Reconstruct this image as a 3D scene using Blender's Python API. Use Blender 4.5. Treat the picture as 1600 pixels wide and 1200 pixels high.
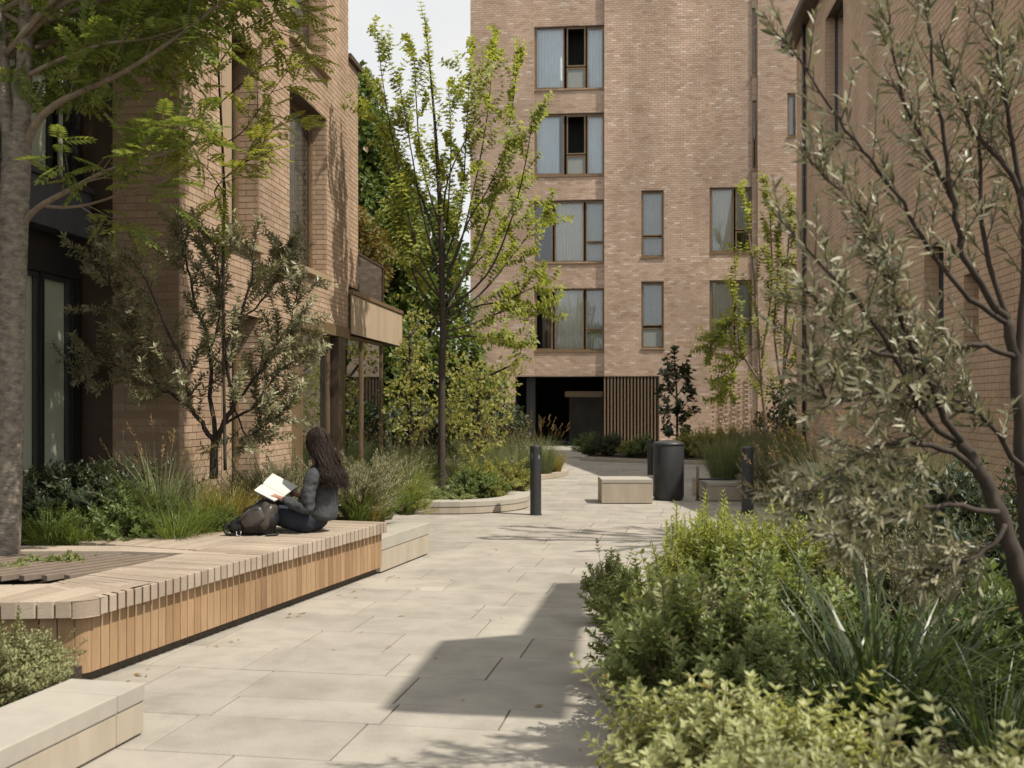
import bpy, bmesh, math, random
import numpy as np
from mathutils import Vector, Matrix

# ------------------------------------------------------------------ camera, sky, sun, exposure
random.seed(7); rng = np.random.default_rng(7)
scene = bpy.context.scene
for o in list(bpy.data.objects): bpy.data.objects.remove(o)
TH = math.atan(172/1700); F = 1700.0; CX = 800.0; HY = 630.0; CZ = 1.6
cam_d = bpy.data.cameras.new('camera'); cam = bpy.data.objects.new('camera', cam_d)
scene.collection.objects.link(cam)
cam.location = (0, 0, CZ); cam.rotation_euler = (math.pi/2, 0, TH)
cam_d.sensor_width = 36.0; cam_d.lens = 36.0*F/1600; cam_d.shift_y = (HY-600)/1600
cam_d.clip_end = 2000; cam_d.clip_start = 0.05
cam_d.dof.use_dof = True; cam_d.dof.focus_distance = 10.5; cam_d.dof.aperture_fstop = 3.2
scene.camera = cam
SUN_EL = math.radians(57); SUN_AZ = math.radians(112)      # azimuth clockwise from +Y
sdir = Vector((math.sin(SUN_AZ)*math.cos(SUN_EL), math.cos(SUN_AZ)*math.cos(SUN_EL), math.sin(SUN_EL)))
world = bpy.data.worlds.new('World'); scene.world = world; world.use_nodes = True
wn = world.node_tree.nodes; wl = world.node_tree.links
bg = wn['Background']; bg.inputs['Strength'].default_value = 0.15
sky = wn.new('ShaderNodeTexSky'); sky.sky_type = 'NISHITA'; sky.sun_disc = False
sky.sun_elevation = SUN_EL; sky.sun_rotation = SUN_AZ; sky.dust_density = 2.0; sky.air_density = 1.0
hs = wn.new('ShaderNodeHueSaturation'); hs.inputs['Saturation'].default_value = 0.45
tc = wn.new('ShaderNodeTexCoord'); nz = wn.new('ShaderNodeTexNoise'); nz.inputs['Scale'].default_value = 3.2
nz.inputs['Detail'].default_value = 7; nz.inputs['Roughness'].default_value = 0.55
mp = wn.new('ShaderNodeMapping'); mp.inputs['Scale'].default_value = (1, 1, 2.2)
cr = wn.new('ShaderNodeValToRGB'); cr.color_ramp.elements[0].position = 0.25; cr.color_ramp.elements[1].position = 0.62
cr.color_ramp.elements[0].color = (0.6,)*3+(1,); cr.color_ramp.elements[1].color = (1, 1, 1, 1)
mx = wn.new('ShaderNodeMix'); mx.data_type = 'RGBA'; mx.inputs['B'].default_value = (4.15, 4.15, 4.1, 1)
wl.new(tc.outputs['Generated'], mp.inputs['Vector']); wl.new(mp.outputs['Vector'], nz.inputs['Vector'])
wl.new(nz.outputs['Fac'], cr.inputs['Fac']); wl.new(cr.outputs['Color'], mx.inputs['Factor'])
wl.new(sky.outputs['Color'], hs.inputs['Color']); wl.new(hs.outputs['Color'], mx.inputs['A'])
wl.new(mx.outputs['Result'], bg.inputs['Color'])
sun_d = bpy.data.lights.new('sun', 'SUN'); sun_d.energy = 3.9; sun_d.angle = math.radians(0.55); sun_d.color = (1.0, 0.93, 0.82)
sun = bpy.data.objects.new('sun', sun_d); scene.collection.objects.link(sun)
sun.rotation_euler = sdir.to_track_quat('Z', 'Y').to_euler(); sun.location = (20, -8, 40)
scene.render.engine = 'CYCLES'
scene.view_settings.view_transform = 'Standard'; scene.view_settings.look = 'None'
scene.view_settings.exposure = 0.50; scene.view_settings.gamma = 1.0
scene.cycles.max_bounces = 8; scene.cycles.transparent_max_bounces = 16

# ------------------------------------------------------------------ helpers
C = scene.collection
cs, sn = math.cos(TH), math.sin(TH)
def P(px, py, d):                       # photograph pixel + camera depth -> place in the courtyard
    x = (px-CX)/F*d; z = CZ+(HY-py)/F*d
    return Vector((x*cs-d*sn, x*sn+d*cs, z))
def G(px, py, z=0.0): return P(px, py, F*(CZ-z)/(py-HY))
def CL(x, d, z=0.0): return Vector((x*cs-d*sn, x*sn+d*cs, z))   # camera-aligned metres
def proj(v):
    d = -v[0]*sn+v[1]*cs; x = v[0]*cs+v[1]*sn
    if d < .05: return (-9e9, -9e9, d)
    return (CX+F*x/d, HY-F*(v[2]-CZ)/d, d)
def XonY(px, Y):                        # X where the ray of column px meets plane Y
    x = (px-CX)/F; return Y*(x*cs-sn)/(x*sn+cs)
def YonX(px, X):
    x = (px-CX)/F; return X*(x*sn+cs)/(x*cs-sn)

class MB:
    def __init__(s): s.v = []; s.f = []
    def quad(s, a, b, c, d): n = len(s.v); s.v += [tuple(a), tuple(b), tuple(c), tuple(d)]; s.f.append((n, n+1, n+2, n+3))
    def box(s, x0, x1, y0, y1, z0, z1, M=None):
        n = len(s.v); pts = [(x0,y0,z0),(x1,y0,z0),(x1,y1,z0),(x0,y1,z0),(x0,y0,z1),(x1,y0,z1),(x1,y1,z1),(x0,y1,z1)]
        if M is not None: pts = [tuple(M@Vector(p)) for p in pts]
        s.v += pts
        s.f += [(n,n+3,n+2,n+1),(n+4,n+5,n+6,n+7),(n,n+1,n+5,n+4),(n+1,n+2,n+6,n+5),(n+2,n+3,n+7,n+6),(n+3,n,n+4,n+7)]
    def prism(s, poly, z0, z1):
        n = len(s.v); k = len(poly)
        s.v += [(p[0], p[1], z0) for p in poly]+[(p[0], p[1], z1) for p in poly]
        s.f.append(tuple(range(n+k-1, n-1, -1))); s.f.append(tuple(range(n+k, n+2*k)))
        for i in range(k): j = (i+1) % k; s.f.append((n+i, n+j, n+k+j, n+k+i))
    def tube(s, pts, rad, k=6, cap=True):
        pts = [Vector(p) for p in pts]; n0 = len(s.v); m = len(pts)
        if not hasattr(rad, '__len__'): rad = [rad]*m
        up = None
        for i, p in enumerate(pts):
            t = (pts[min(i+1, m-1)]-pts[max(i-1, 0)])
            if t.length < 1e-9: t = Vector((0, 0, 1))
            t.normalize()
            if up is None: up = t.orthogonal().normalized()
            else:
                up = up-t*up.dot(t)
                up = up.normalized() if up.length > 1e-6 else t.orthogonal().normalized()
            w = t.cross(up)
            for j in range(k):
                a = 2*math.pi*j/k
                s.v.append(tuple(p+(up*math.cos(a)+w*math.sin(a))*rad[i]))
        for i in range(m-1):
            for j in range(k):
                a = n0+i*k+j; b = n0+i*k+(j+1) % k
                s.f.append((a, b, b+k, a+k))
        if cap:
            s.f.append(tuple(n0+k-1-j for j in range(k))); s.f.append(tuple(n0+(m-1)*k+j for j in range(k)))
    def lathe(s, prof, c=(0,0,0), k=32, a0=0, a1=2*math.pi):
        n0 = len(s.v); m = len(prof)
        for r, z in prof:
            for j in range(k):
                a = 2*math.pi*j/k; s.v.append((c[0]+r*math.cos(a), c[1]+r*math.sin(a), c[2]+z))
        for i in range(m-1):
            for j in range(k):
                a = n0+i*k+j; b = n0+i*k+(j+1) % k; s.f.append((a, b, b+k, a+k))
        s.f.append(tuple(n0+k-1-j for j in range(k))); s.f.append(tuple(n0+(m-1)*k+j for j in range(k)))
    def mesh(s, name, smooth=False):
        me = bpy.data.meshes.new(name); me.from_pydata(s.v, [], s.f); me.update()
        if smooth: me.polygons.foreach_set('use_smooth', [True]*len(me.polygons))
        return me
    def build(s, name, mat, parent=None, smooth=False, bevel=0, seg=2, kind=None):
        return put(name, s.mesh(name, smooth), mat, parent, bevel, seg, kind)

def put(name, me, mat, parent=None, bevel=0, seg=2, kind=None):
    o = bpy.data.objects.new(name, me); C.objects.link(o)
    if mat is not None and not len(me.materials): me.materials.append(M[mat] if isinstance(mat, str) else mat)
    if parent is not None:
        o.parent = parent; o.matrix_parent_inverse = Matrix.Translation(-root_loc(parent))
    if bevel:
        b = o.modifiers.new('bevel', 'BEVEL'); b.width = bevel; b.segments = seg; b.limit_method = 'ANGLE'; b.angle_limit = .6
        b.harden_normals = False
    if kind: o['kind'] = kind
    return o
def root_loc(p):
    # parents are unrotated: thing Empties carry their place, part meshes sit at their parent's origin
    if p.parent is None: return Vector(p.location)
    return Vector((0, 0, 0))
def thing(name, label, cat, loc=(0,0,0), group=None):
    o = bpy.data.objects.new(name, None); C.objects.link(o); o.location = loc; o.empty_display_size = .1
    o['label'] = label; o['category'] = cat
    if group: o['group'] = group
    return o
def tag(o, label, cat, group=None, kind=None):
    o['label'] = label; o['category'] = cat
    if group: o['group'] = group
    if kind: o['kind'] = kind
    return o
def struct(name, mb, mat, bevel=0):
    o = mb.build(name, mat, None, bevel=bevel); o['kind'] = 'structure'; return o
def copy_tree(o, parent=None):
    c = o.copy(); C.objects.link(c)
    if parent is not None: c.parent = parent
    for ch in o.children: copy_tree(ch, c)
    return c
def np_mesh(name, v, f):
    me = bpy.data.meshes.new(name); n = len(f); k = f.shape[1]
    me.vertices.add(len(v)); me.vertices.foreach_set('co', np.ascontiguousarray(v, dtype=np.float32).ravel())
    me.loops.add(n*k); me.loops.foreach_set('vertex_index', np.ascontiguousarray(f, dtype=np.int32).ravel())
    me.polygons.add(n); me.polygons.foreach_set('loop_start', np.arange(0, n*k, k, dtype=np.int32))
    me.polygons.foreach_set('loop_total', np.full(n, k, dtype=np.int32))
    me.polygons.foreach_set('use_smooth', np.zeros(n, dtype=bool))
    me.update(calc_edges=True); return me

# ------------------------------------------------------------------ materials
M = {}
def newmat(name):
    m = bpy.data.materials.new(name); m.use_nodes = True; M[name] = m
    return m, m.node_tree.nodes, m.node_tree.links, m.node_tree.nodes['Principled BSDF']
def rnd_node(N, L):
    oi = N.new('ShaderNodeObjectInfo'); ge = N.new('ShaderNodeNewGeometry')
    ad = N.new('ShaderNodeMath'); ad.operation = 'ADD'; fr = N.new('ShaderNodeMath'); fr.operation = 'FRACT'
    L.new(oi.outputs['Random'], ad.inputs[0]); L.new(ge.outputs['Random Per Island'], ad.inputs[1]); L.new(ad.outputs[0], fr.inputs[0])
    return fr.outputs[0], ge
def ramp(N, cols):
    r = N.new('ShaderNodeValToRGB'); e = r.color_ramp.elements
    while len(e) < len(cols): e.new(.5)
    for i, (p, c) in enumerate(cols): e[i].position = p; e[i].color = tuple(c)+(1,)
    return r
def noise(N, L, vec, scale, detail=4, rough=.55, mapscale=None, rot=None):
    n = N.new('ShaderNodeTexNoise'); n.inputs['Scale'].default_value = scale; n.inputs['Detail'].default_value = detail
    n.inputs['Roughness'].default_value = rough
    if mapscale or rot:
        m = N.new('ShaderNodeMapping')
        if mapscale: m.inputs['Scale'].default_value = mapscale
        if rot: m.inputs['Rotation'].default_value = rot
        L.new(vec, m.inputs['Vector']); vec = m.outputs['Vector']
    L.new(vec, n.inputs['Vector']); return n
def mixc(N, L, fac, a, b, mode='MIX'):
    m = N.new('ShaderNodeMix'); m.data_type = 'RGBA'; m.blend_type = mode
    for s, v in (('Factor', fac), ('A', a), ('B', b)):
        if hasattr(v, 'is_linked') or hasattr(v, 'links'): L.new(v, m.inputs[s])
        else: m.inputs[s].default_value = v if not isinstance(v, tuple) else (v+(1,) if len(v) == 3 else v)
    return m.outputs['Result']
def bump(N, L, b, height, strength, dist):
    n = N.new('ShaderNodeBump'); n.inputs['Strength'].default_value = strength; n.inputs['Distance'].default_value = dist
    L.new(height, n.inputs['Height']); L.new(n.outputs['Normal'], b.inputs['Normal'])

def mat_pieces(name, cols, rough=.85, fine=60, big=.6, stain=(.75, 1.12), bstr=.35, bdist=.004, spec=.3, mapscale=None, rot=None, streak=None):
    """pieces whose tone varies one by one (bricks, slabs, boards), with stains and fine grain"""
    m, N, L, b = newmat(name)
    r, ge = rnd_node(N, L); rp = ramp(N, cols); L.new(r, rp.inputs['Fac'])
    pos = ge.outputs['Position']
    n1 = noise(N, L, pos, fine, 5, .65, mapscale, rot); n2 = noise(N, L, pos, big, 5, .6)
    r1 = ramp(N, [(.25, (.72,)*3), (.75, (1.2,)*3)]); L.new(n1.outputs['Fac'], r1.inputs['Fac'])
    r2 = ramp(N, [(.3, (stain[0],)*3), (.7, (stain[1],)*3)]); L.new(n2.outputs['Fac'], r2.inputs['Fac'])
    c = mixc(N, L, .8, rp.outputs['Color'], r1.outputs['Color'], 'MULTIPLY')
    c = mixc(N, L, 1.0, c, r2.outputs['Color'], 'MULTIPLY')
    if streak:
        n3 = noise(N, L, pos, streak[0], 7, .62, streak[1]); r3 = ramp(N, [(.32, (streak[2],)*3), (.56, (1.0,)*3), (.75, (streak[3],)*3)]); L.new(n3.outputs['Fac'], r3.inputs['Fac'])
        c = mixc(N, L, 1.0, c, r3.outputs['Color'], 'MULTIPLY')
    L.new(c, b.inputs['Base Color']); b.inputs['Roughness'].default_value = rough
    b.inputs['Specular IOR Level'].default_value = spec
    bump(N, L, b, n1.outputs['Fac'], bstr, bdist); return m
def mat_plain(name, col, rough=.6, metal=0, spec=.4, var=.12, scale=8, bstr=.1, bdist=.002, mapscale=None):
    m, N, L, b = newmat(name)
    ge = N.new('ShaderNodeNewGeometry'); n1 = noise(N, L, ge.outputs['Position'], scale, 5, .6, mapscale)
    r1 = ramp(N, [(.25, (1-var,)*3), (.75, (1+var,)*3)]); L.new(n1.outputs['Fac'], r1.inputs['Fac'])
    c = mixc(N, L, 1.0, tuple(col), r1.outputs['Color'], 'MULTIPLY'); L.new(c, b.inputs['Base Color'])
    b.inputs['Roughness'].default_value = rough; b.inputs['Metallic'].default_value = metal
    b.inputs['Specular IOR Level'].default_value = spec
    if bstr: bump(N, L, b, n1.outputs['Fac'], bstr, bdist)
    return m
def mat_leaf(name, cols, rough=.5, trans=.35, spec=.35, tcol=None):
    if name in ('leaf_shrub', 'leaf_mid', 'leaf_sage', 'leaf_pale'): cols = [(p*.975, c) for p, c in cols]+[(.98, (.20, .15, .06)), (1.0, (.26, .19, .09))]      # a few withered leaves
    m, N, L, b = newmat(name)
    r, ge = rnd_node(N, L); rp = ramp(N, cols); L.new(r, rp.inputs['Fac'])
    L.new(rp.outputs['Color'], b.inputs['Base Color']); b.inputs['Roughness'].default_value = rough
    b.inputs['Specular IOR Level'].default_value = spec
    t = N.new('ShaderNodeBsdfTranslucent')
    tc_ = mixc(N, L, 1.0, rp.outputs['Color'], tcol or (1.38, 1.36, .72), 'MULTIPLY'); L.new(tc_, t.inputs['Color'])
    ms = N.new('ShaderNodeMixShader'); ms.inputs[0].default_value = trans
    L.new(b.outputs[0], ms.inputs[1]); L.new(t.outputs[0], ms.inputs[2])
    L.new(ms.outputs[0], N['Material Output'].inputs['Surface']); return m
def mat_glass(name, tint=(.75, .8, .78), refl=.1, rough=.02, ior=1.5):
    m, N, L, b = newmat(name); N.remove(b)
    tr = N.new('ShaderNodeBsdfTransparent'); tr.inputs['Color'].default_value = tuple(tint)+(1,)
    gl = N.new('ShaderNodeBsdfGlossy'); gl.inputs['Roughness'].default_value = rough
    gl.inputs['Color'].default_value = (.9, .95, 1, 1)
    fr = N.new('ShaderNodeFresnel'); fr.inputs['IOR'].default_value = ior
    ad = N.new('ShaderNodeMath'); ad.operation = 'ADD'; ad.inputs[1].default_value = refl; ad.use_clamp = True
    L.new(fr.outputs[0], ad.inputs[0]); ms = N.new('ShaderNodeMixShader')
    L.new(ad.outputs[0], ms.inputs[0]); L.new(tr.outputs[0], ms.inputs[1]); L.new(gl.outputs[0], ms.inputs[2])
    L.new(ms.outputs[0], N['Material Output'].inputs['Surface']); return m

mat_pieces('brick_tan', [(0, (.36, .248, .167)), (.35, (.425, .302, .207)), (.7, (.465, .335, .232)), (1, (.395, .272, .182))], .88, 55, .7, (.84, 1.1), streak=(1.3, (1, 1, .13), .74, 1.06))
mat_pieces('brick_pale', [(0, (.43, .295, .21)), (.18, (.52, .38, .28)), (.5, (.57, .425, .325)), (.8, (.49, .35, .255)), (.95, (.62, .48, .38)), (1, (.68, .57, .47))], .9, 45, .35, (.80, 1.13), streak=(.5, (1, 1, .25), .74, 1.12))
mat_pieces('brick_brown', [(0, (.47, .33, .22)), (.5, (.55, .39, .265)), (1, (.51, .355, .235))], .88, 40, .5, (.85, 1.1), streak=(.9, (1, 1, .15), .78, 1.08))
mat_plain('mortar_tan', (.33, .225, .145), .95, var=.25, scale=30)
mat_plain('mortar_pale', (.44, .345, .27), .95, var=.25, scale=20)
mat_plain('mortar_brown', (.30, .205, .135), .95, var=.25, scale=20)
mat_pieces('paving', [(0, (0.316, 0.290, 0.246)), (.4, (0.367, 0.338, 0.286)), (.75, (0.344, 0.314, 0.270)), (1, (0.395, 0.361, 0.305))], .8, 130, .9, (.86, 1.08), .3, .0015, .25, streak=(3.1, (1, 1, 1), .80, 1.06))
mat_plain('joint', (.10, .082, .062), .95, var=.3, scale=25)
mat_plain('concrete', (0.351, 0.324, 0.275), .8, var=.1, scale=5, bstr=.15, bdist=.002)
mat_plain('concrete_side', (0.368, 0.317, 0.248), .8, var=.14, scale=6, bstr=.15, bdist=.002, mapscale=(1, 1, .35))
mat_pieces('slat_wood', [(0, (.26, .158, .087)), (.4, (.335, .212, .116)), (.75, (.37, .246, .14)), (1, (.295, .186, .102))], .6, 14, 1.2, (.85, 1.1), .25, .002, .3, (6, 6, .35))
mat_pieces('board_wood', [(0, (.31, .245, .185)), (.4, (.38, .31, .24)), (.75, (.42, .345, .27)), (1, (.345, .275, .21))], .75, 22, 1.5, (.82, 1.1), .3, .002, .25, (1, 5, 5), (0, 0, math.radians(8.4)))
mat_plain('metal_dark', (.030, .031, .033), .45, 0, .5, var=.15, scale=4)
mat_plain('metal_black', (.012, .012, .012), .4, 0, .5, var=.2)
mat_plain('metal_blue', (.045, .05, .058), .5, 0, .5, var=.3, scale=2.5, mapscale=(2, 2, .5))
mat_plain('bronze', (.20, .135, .075), .45, .35, .5, var=.2, scale=6)
mat_plain('bronze_dark', (.075, .052, .033), .45, .3, .5, var=.2, scale=6)
mat_plain('bronze_pale', (.36, .265, .17), .6, .1, .4, var=.12, scale=3, mapscale=(1, 1, .4))
mat_plain('fascia', (.43, .335, .235), .6, .1, .4, var=.14, scale=2, mapscale=(2, 2, .4))
mat_plain('grate_wood', (.19, .145, .11), .8, var=.2, scale=12)
mat_plain('timber_screen', (.15, .105, .065), .7, var=.2, scale=10)
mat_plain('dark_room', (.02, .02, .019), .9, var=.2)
mat_plain('room_wall', (.075, .068, .058), .9, var=.3, scale=2)
mat_plain('curtain_blue', (.80, .88, .92), .9, var=.06, scale=3)
mat_plain('curtain_cream', (.80, .78, .70), .9, var=.06, scale=3)
mat_plain('curtain_grey', (.58, .60, .58), .9, var=.08, scale=3)
mat_plain('blind_olive', (.52, .52, .41), .9, var=.15, scale=.8)
mat_plain('panel_grey', (.25, .27, .25), .4, var=.05)
mat_glass('glass', (.96,.98,.98), refl=.10); mat_glass('glass_dark', (.78, .82, .78), .14); mat_glass('glass_clear', (.93, .95, .93), .06, ior=1.08); mat_glass('glass_mirror', (.62, .66, .62), .26); mat_glass('glass_rail', (.6, .62, .6), .05)
mat_plain('soil', (.045, .032, .022), 1.0, var=.5, scale=40, bstr=.8, bdist=.02)
mat_plain('bark_grey', (.20, .17, .135), .9, var=.6, scale=16, bstr=1.0, bdist=.02, mapscale=(1, 1, 1.8))
mat_plain('bark_dark', (.05, .038, .029), .9, var=.4, scale=25, bstr=.6, bdist=.006, mapscale=(1, 1, .4))
mat_plain('bark_pale', (.22, .17, .12), .9, var=.3, scale=25, bstr=.5, bdist=.006, mapscale=(1, 1, .4))
mat_plain('twig_green', (.11, .10, .045), .8, var=.3, scale=30)
g = lambda *c: [(i/(len(c)-1), x) for i, x in enumerate(c)]
mat_leaf('leaf_ash', g((0.103, 0.145, 0.035), (0.172, 0.215, 0.051), (0.241, 0.263, 0.069), (0.147, 0.186, 0.048)), .45, .45)
mat_leaf('leaf_lime', g((0.170, 0.200, 0.041), (0.290, 0.305, 0.065), (0.358, 0.342, 0.084), (0.221, 0.246, 0.055)), .45, .45)
mat_leaf('leaf_spring', g((0.186, 0.235, 0.058), (0.319, 0.359, 0.094), (0.393, 0.402, 0.120), (0.243, 0.289, 0.079)), .45, .5)
mat_leaf('leaf_yellow', g((0.178, 0.203, 0.050), (0.281, 0.280, 0.080), (0.343, 0.327, 0.115), (0.229, 0.230, 0.069)), .5, .45)
mat_leaf('leaf_olive', g((0.159, 0.162, 0.079), (0.234, 0.220, 0.120), (0.339, 0.306, 0.186), (0.191, 0.192, 0.097)), .4, .2, .5, (1.1, 1.1, .7))
mat_leaf('leaf_silver', g((0.102, 0.110, 0.058), (0.171, 0.171, 0.097), (0.343, 0.319, 0.208), (0.146, 0.146, 0.084), (0.515, 0.465, 0.327)), .42, .25, .5, (1.1, 1.1, .8))
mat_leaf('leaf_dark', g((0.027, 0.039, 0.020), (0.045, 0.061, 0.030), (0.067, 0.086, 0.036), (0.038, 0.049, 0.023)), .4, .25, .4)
mat_leaf('leaf_mid', g((0.074, 0.111, 0.034), (0.115, 0.164, 0.045), (0.164, 0.216, 0.059), (0.098, 0.142, 0.038)), .45, .35)
mat_leaf('leaf_shrub', g((0.136, 0.176, 0.064), (0.213, 0.255, 0.089), (0.309, 0.335, 0.128), (0.174, 0.210, 0.075)), .45, .35)
mat_leaf('leaf_pale', g((0.287, 0.313, 0.137), (0.374, 0.393, 0.185), (0.459, 0.458, 0.242), (0.331, 0.349, 0.161)), .5, .35)
mat_leaf('leaf_sage', g((0.203, 0.220, 0.098), (0.270, 0.279, 0.132), (0.338, 0.338, 0.173), (0.230, 0.241, 0.109)), .5, .3, .4, (1.2, 1.2, .8))
mat_leaf('leaf_red', g((0.145, 0.091, 0.029), (0.179, 0.145, 0.034), (0.111, 0.145, 0.029), (0.197, 0.121, 0.043)), .5, .35, .3, (1.4, 1.1, .7))
mat_leaf('grass', g((0.100, 0.149, 0.034), (0.167, 0.222, 0.053), (0.234, 0.268, 0.074), (0.133, 0.186, 0.041)), .5, .4)
mat_leaf('grass_blue', g((0.103, 0.132, 0.055), (0.159, 0.191, 0.083), (0.207, 0.228, 0.110)), .5, .3)
mat_leaf('grass_dark', g((0.032, 0.052, 0.019), (0.058, 0.085, 0.030), (0.087, 0.111, 0.039)), .35, .35, .5)
mat_leaf('grass_straw', g((0.280, 0.188, 0.083), (0.356, 0.241, 0.110), (0.242, 0.176, 0.066)), .7, .3, .2, (1.2, 1.1, .8))
mat_leaf('grass_gold', g((0.215, 0.197, 0.050), (0.300, 0.256, 0.070), (0.357, 0.289, 0.101)), .5, .4)

# ------------------------------------------------------------------ walls of real bricks
def frame(o, u, n):
    u = Vector(u).normalized(); n = Vector(n).normalized(); z = Vector((0, 0, 1)); o = Vector(o)
    return Matrix(((u.x, n.x, z.x, o.x), (u.y, n.y, z.y, o.y), (u.z, n.z, z.z, o.z), (0, 0, 0, 1)))
class Bricks:
    def __init__(s, bl, bh, j=.010, depth=.006): s.bl, s.bh, s.j, s.dep = bl, bh, j, depth; s.rec = []; s.mort = MB()
    def wall(s, Fm, L, v0, v1, openings=(), top=None, proud=None, phase=0.0, ends=None, course0=0.0):
        bl, bh, j = s.bl, s.bh, s.j
        us = sorted({0.0, L}|{x for o in openings for x in o[:2] if 0 < x < L}|({L*i/12 for i in range(13)} if top else set()))
        vs = sorted({v0, v1}|{x for o in openings for x in o[2:] if v0 < x < v1})
        for a, b in zip(us, us[1:]):
            for c, d in zip(vs, vs[1:]):
                um, vm = (a+b)/2, (c+d)/2
                if any(o[0] < um < o[1] and o[2] < vm < o[3] for o in openings): continue
                ta, tb = (d, d) if top is None else (min(d, top(a)), min(d, top(b)))
                if max(ta, tb) <= c: continue
                s.mort.quad(Fm@Vector((a, 0, c)), Fm@Vector((b, 0, c)), Fm@Vector((b, 0, max(tb, c))), Fm@Vector((a, 0, max(ta, c))))
        r0 = int(math.floor((v0-course0)/bh)); r1 = int(math.ceil((v1-course0)/bh))
        for r in range(r0, r1):
            z0 = course0+r*bh+j/2; z1 = z0+bh-j
            if z1 > v1+.001: z1 = v1
            if z0 < v0-.001: z0 = v0+.002
            if z1-z0 < .012: continue
            vm = (z0+z1)/2
            cut = sorted([(o[0], o[1]) for o in openings if o[2] < vm < o[3]])
            spans = []; cur = 0.0
            for a, b in cut:
                if a > cur: spans.append((cur, min(a, L)))
                cur = max(cur, b)
            if cur < L: spans.append((cur, L))
            off = phase+(bl/2 if r % 2 else 0)
            for a, b in spans:
                k = int(math.floor((a-off)/bl))
                while off+k*bl < b:
                    x0 = max(a, off+k*bl)+j/2; x1 = min(b, off+(k+1)*bl)-j/2
                    full = (x0 > a+j*.6 and x1 < b-j*.6)
                    k += 1
                    if x1-x0 < .03: continue
                    if top is not None and z1 > min(top(x0), top(x1)): continue
                    pr = s.dep+random.uniform(-.0015, .0015)
                    if proud: pr += proud(r, k, (x0+x1)/2, vm)
                    s.rec.append((Fm, x0, x1, z0, z1, pr, full and abs((x1-x0)-(bl-j)) < 1e-4))
    def finish(s, parent, mat, mortar, individual=300, mname='mortar_wall'):
        s.mort.build(mname, mortar, parent)
        chosen = set()
        if individual:
            sc = []
            for i, (Fm, x0, x1, z0, z1, pr, full) in enumerate(s.rec):
                if not full: continue
                a = proj(Fm@Vector((x0, pr, z0))); b = proj(Fm@Vector((x1, pr, z1)))
                if not (a[2] > 0 and 0 < a[0] < 1600 and 0 < a[1] < 1000): continue
                sc.append((-abs((b[0]-a[0])*(b[1]-a[1])), i))
            sc.sort(); chosen = {i for _, i in sc[:individual]}
        w, h = s.bl-s.j, s.bh-s.j
        t = MB(); t.box(-w/2, w/2, -.02, s.dep, -h/2, h/2); tm = t.mesh('brick'); tm.materials.append(M[mat])
        vs = []; n = len(s.rec)
        for i, (Fm, x0, x1, z0, z1, pr, full) in enumerate(s.rec):
            if i in chosen:
                o = bpy.data.objects.new('brick', tm); C.objects.link(o); o.parent = parent
                o.matrix_parent_inverse = Matrix.Translation(-root_loc(parent))
                m = Fm.copy(); m.translation = Fm@Vector(((x0+x1)/2, pr-s.dep, (z0+z1)/2)); o.matrix_basis = m
                continue
            vs.append([Fm@Vector(p) for p in ((x0,-.01,z0),(x1,-.01,z0),(x1,-.01,z1),(x0,-.01,z1),(x0,pr,z0),(x1,pr,z0),(x1,pr,z1),(x0,pr,z1))])
        if vs:
            v = np.array([[tuple(p) for p in b] for b in vs], dtype=np.float32); k = len(v)
            fb = np.array([(4,5,6,7),(0,1,5,4),(1,2,6,5),(2,3,7,6),(3,0,4,7)])
            f = (fb[None]+(np.arange(k)*8)[:, None, None]).reshape(-1, 4)
            put('brickwork', np_mesh('brickwork', v.reshape(-1, 3), f), mat, parent, kind='stuff')

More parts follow.
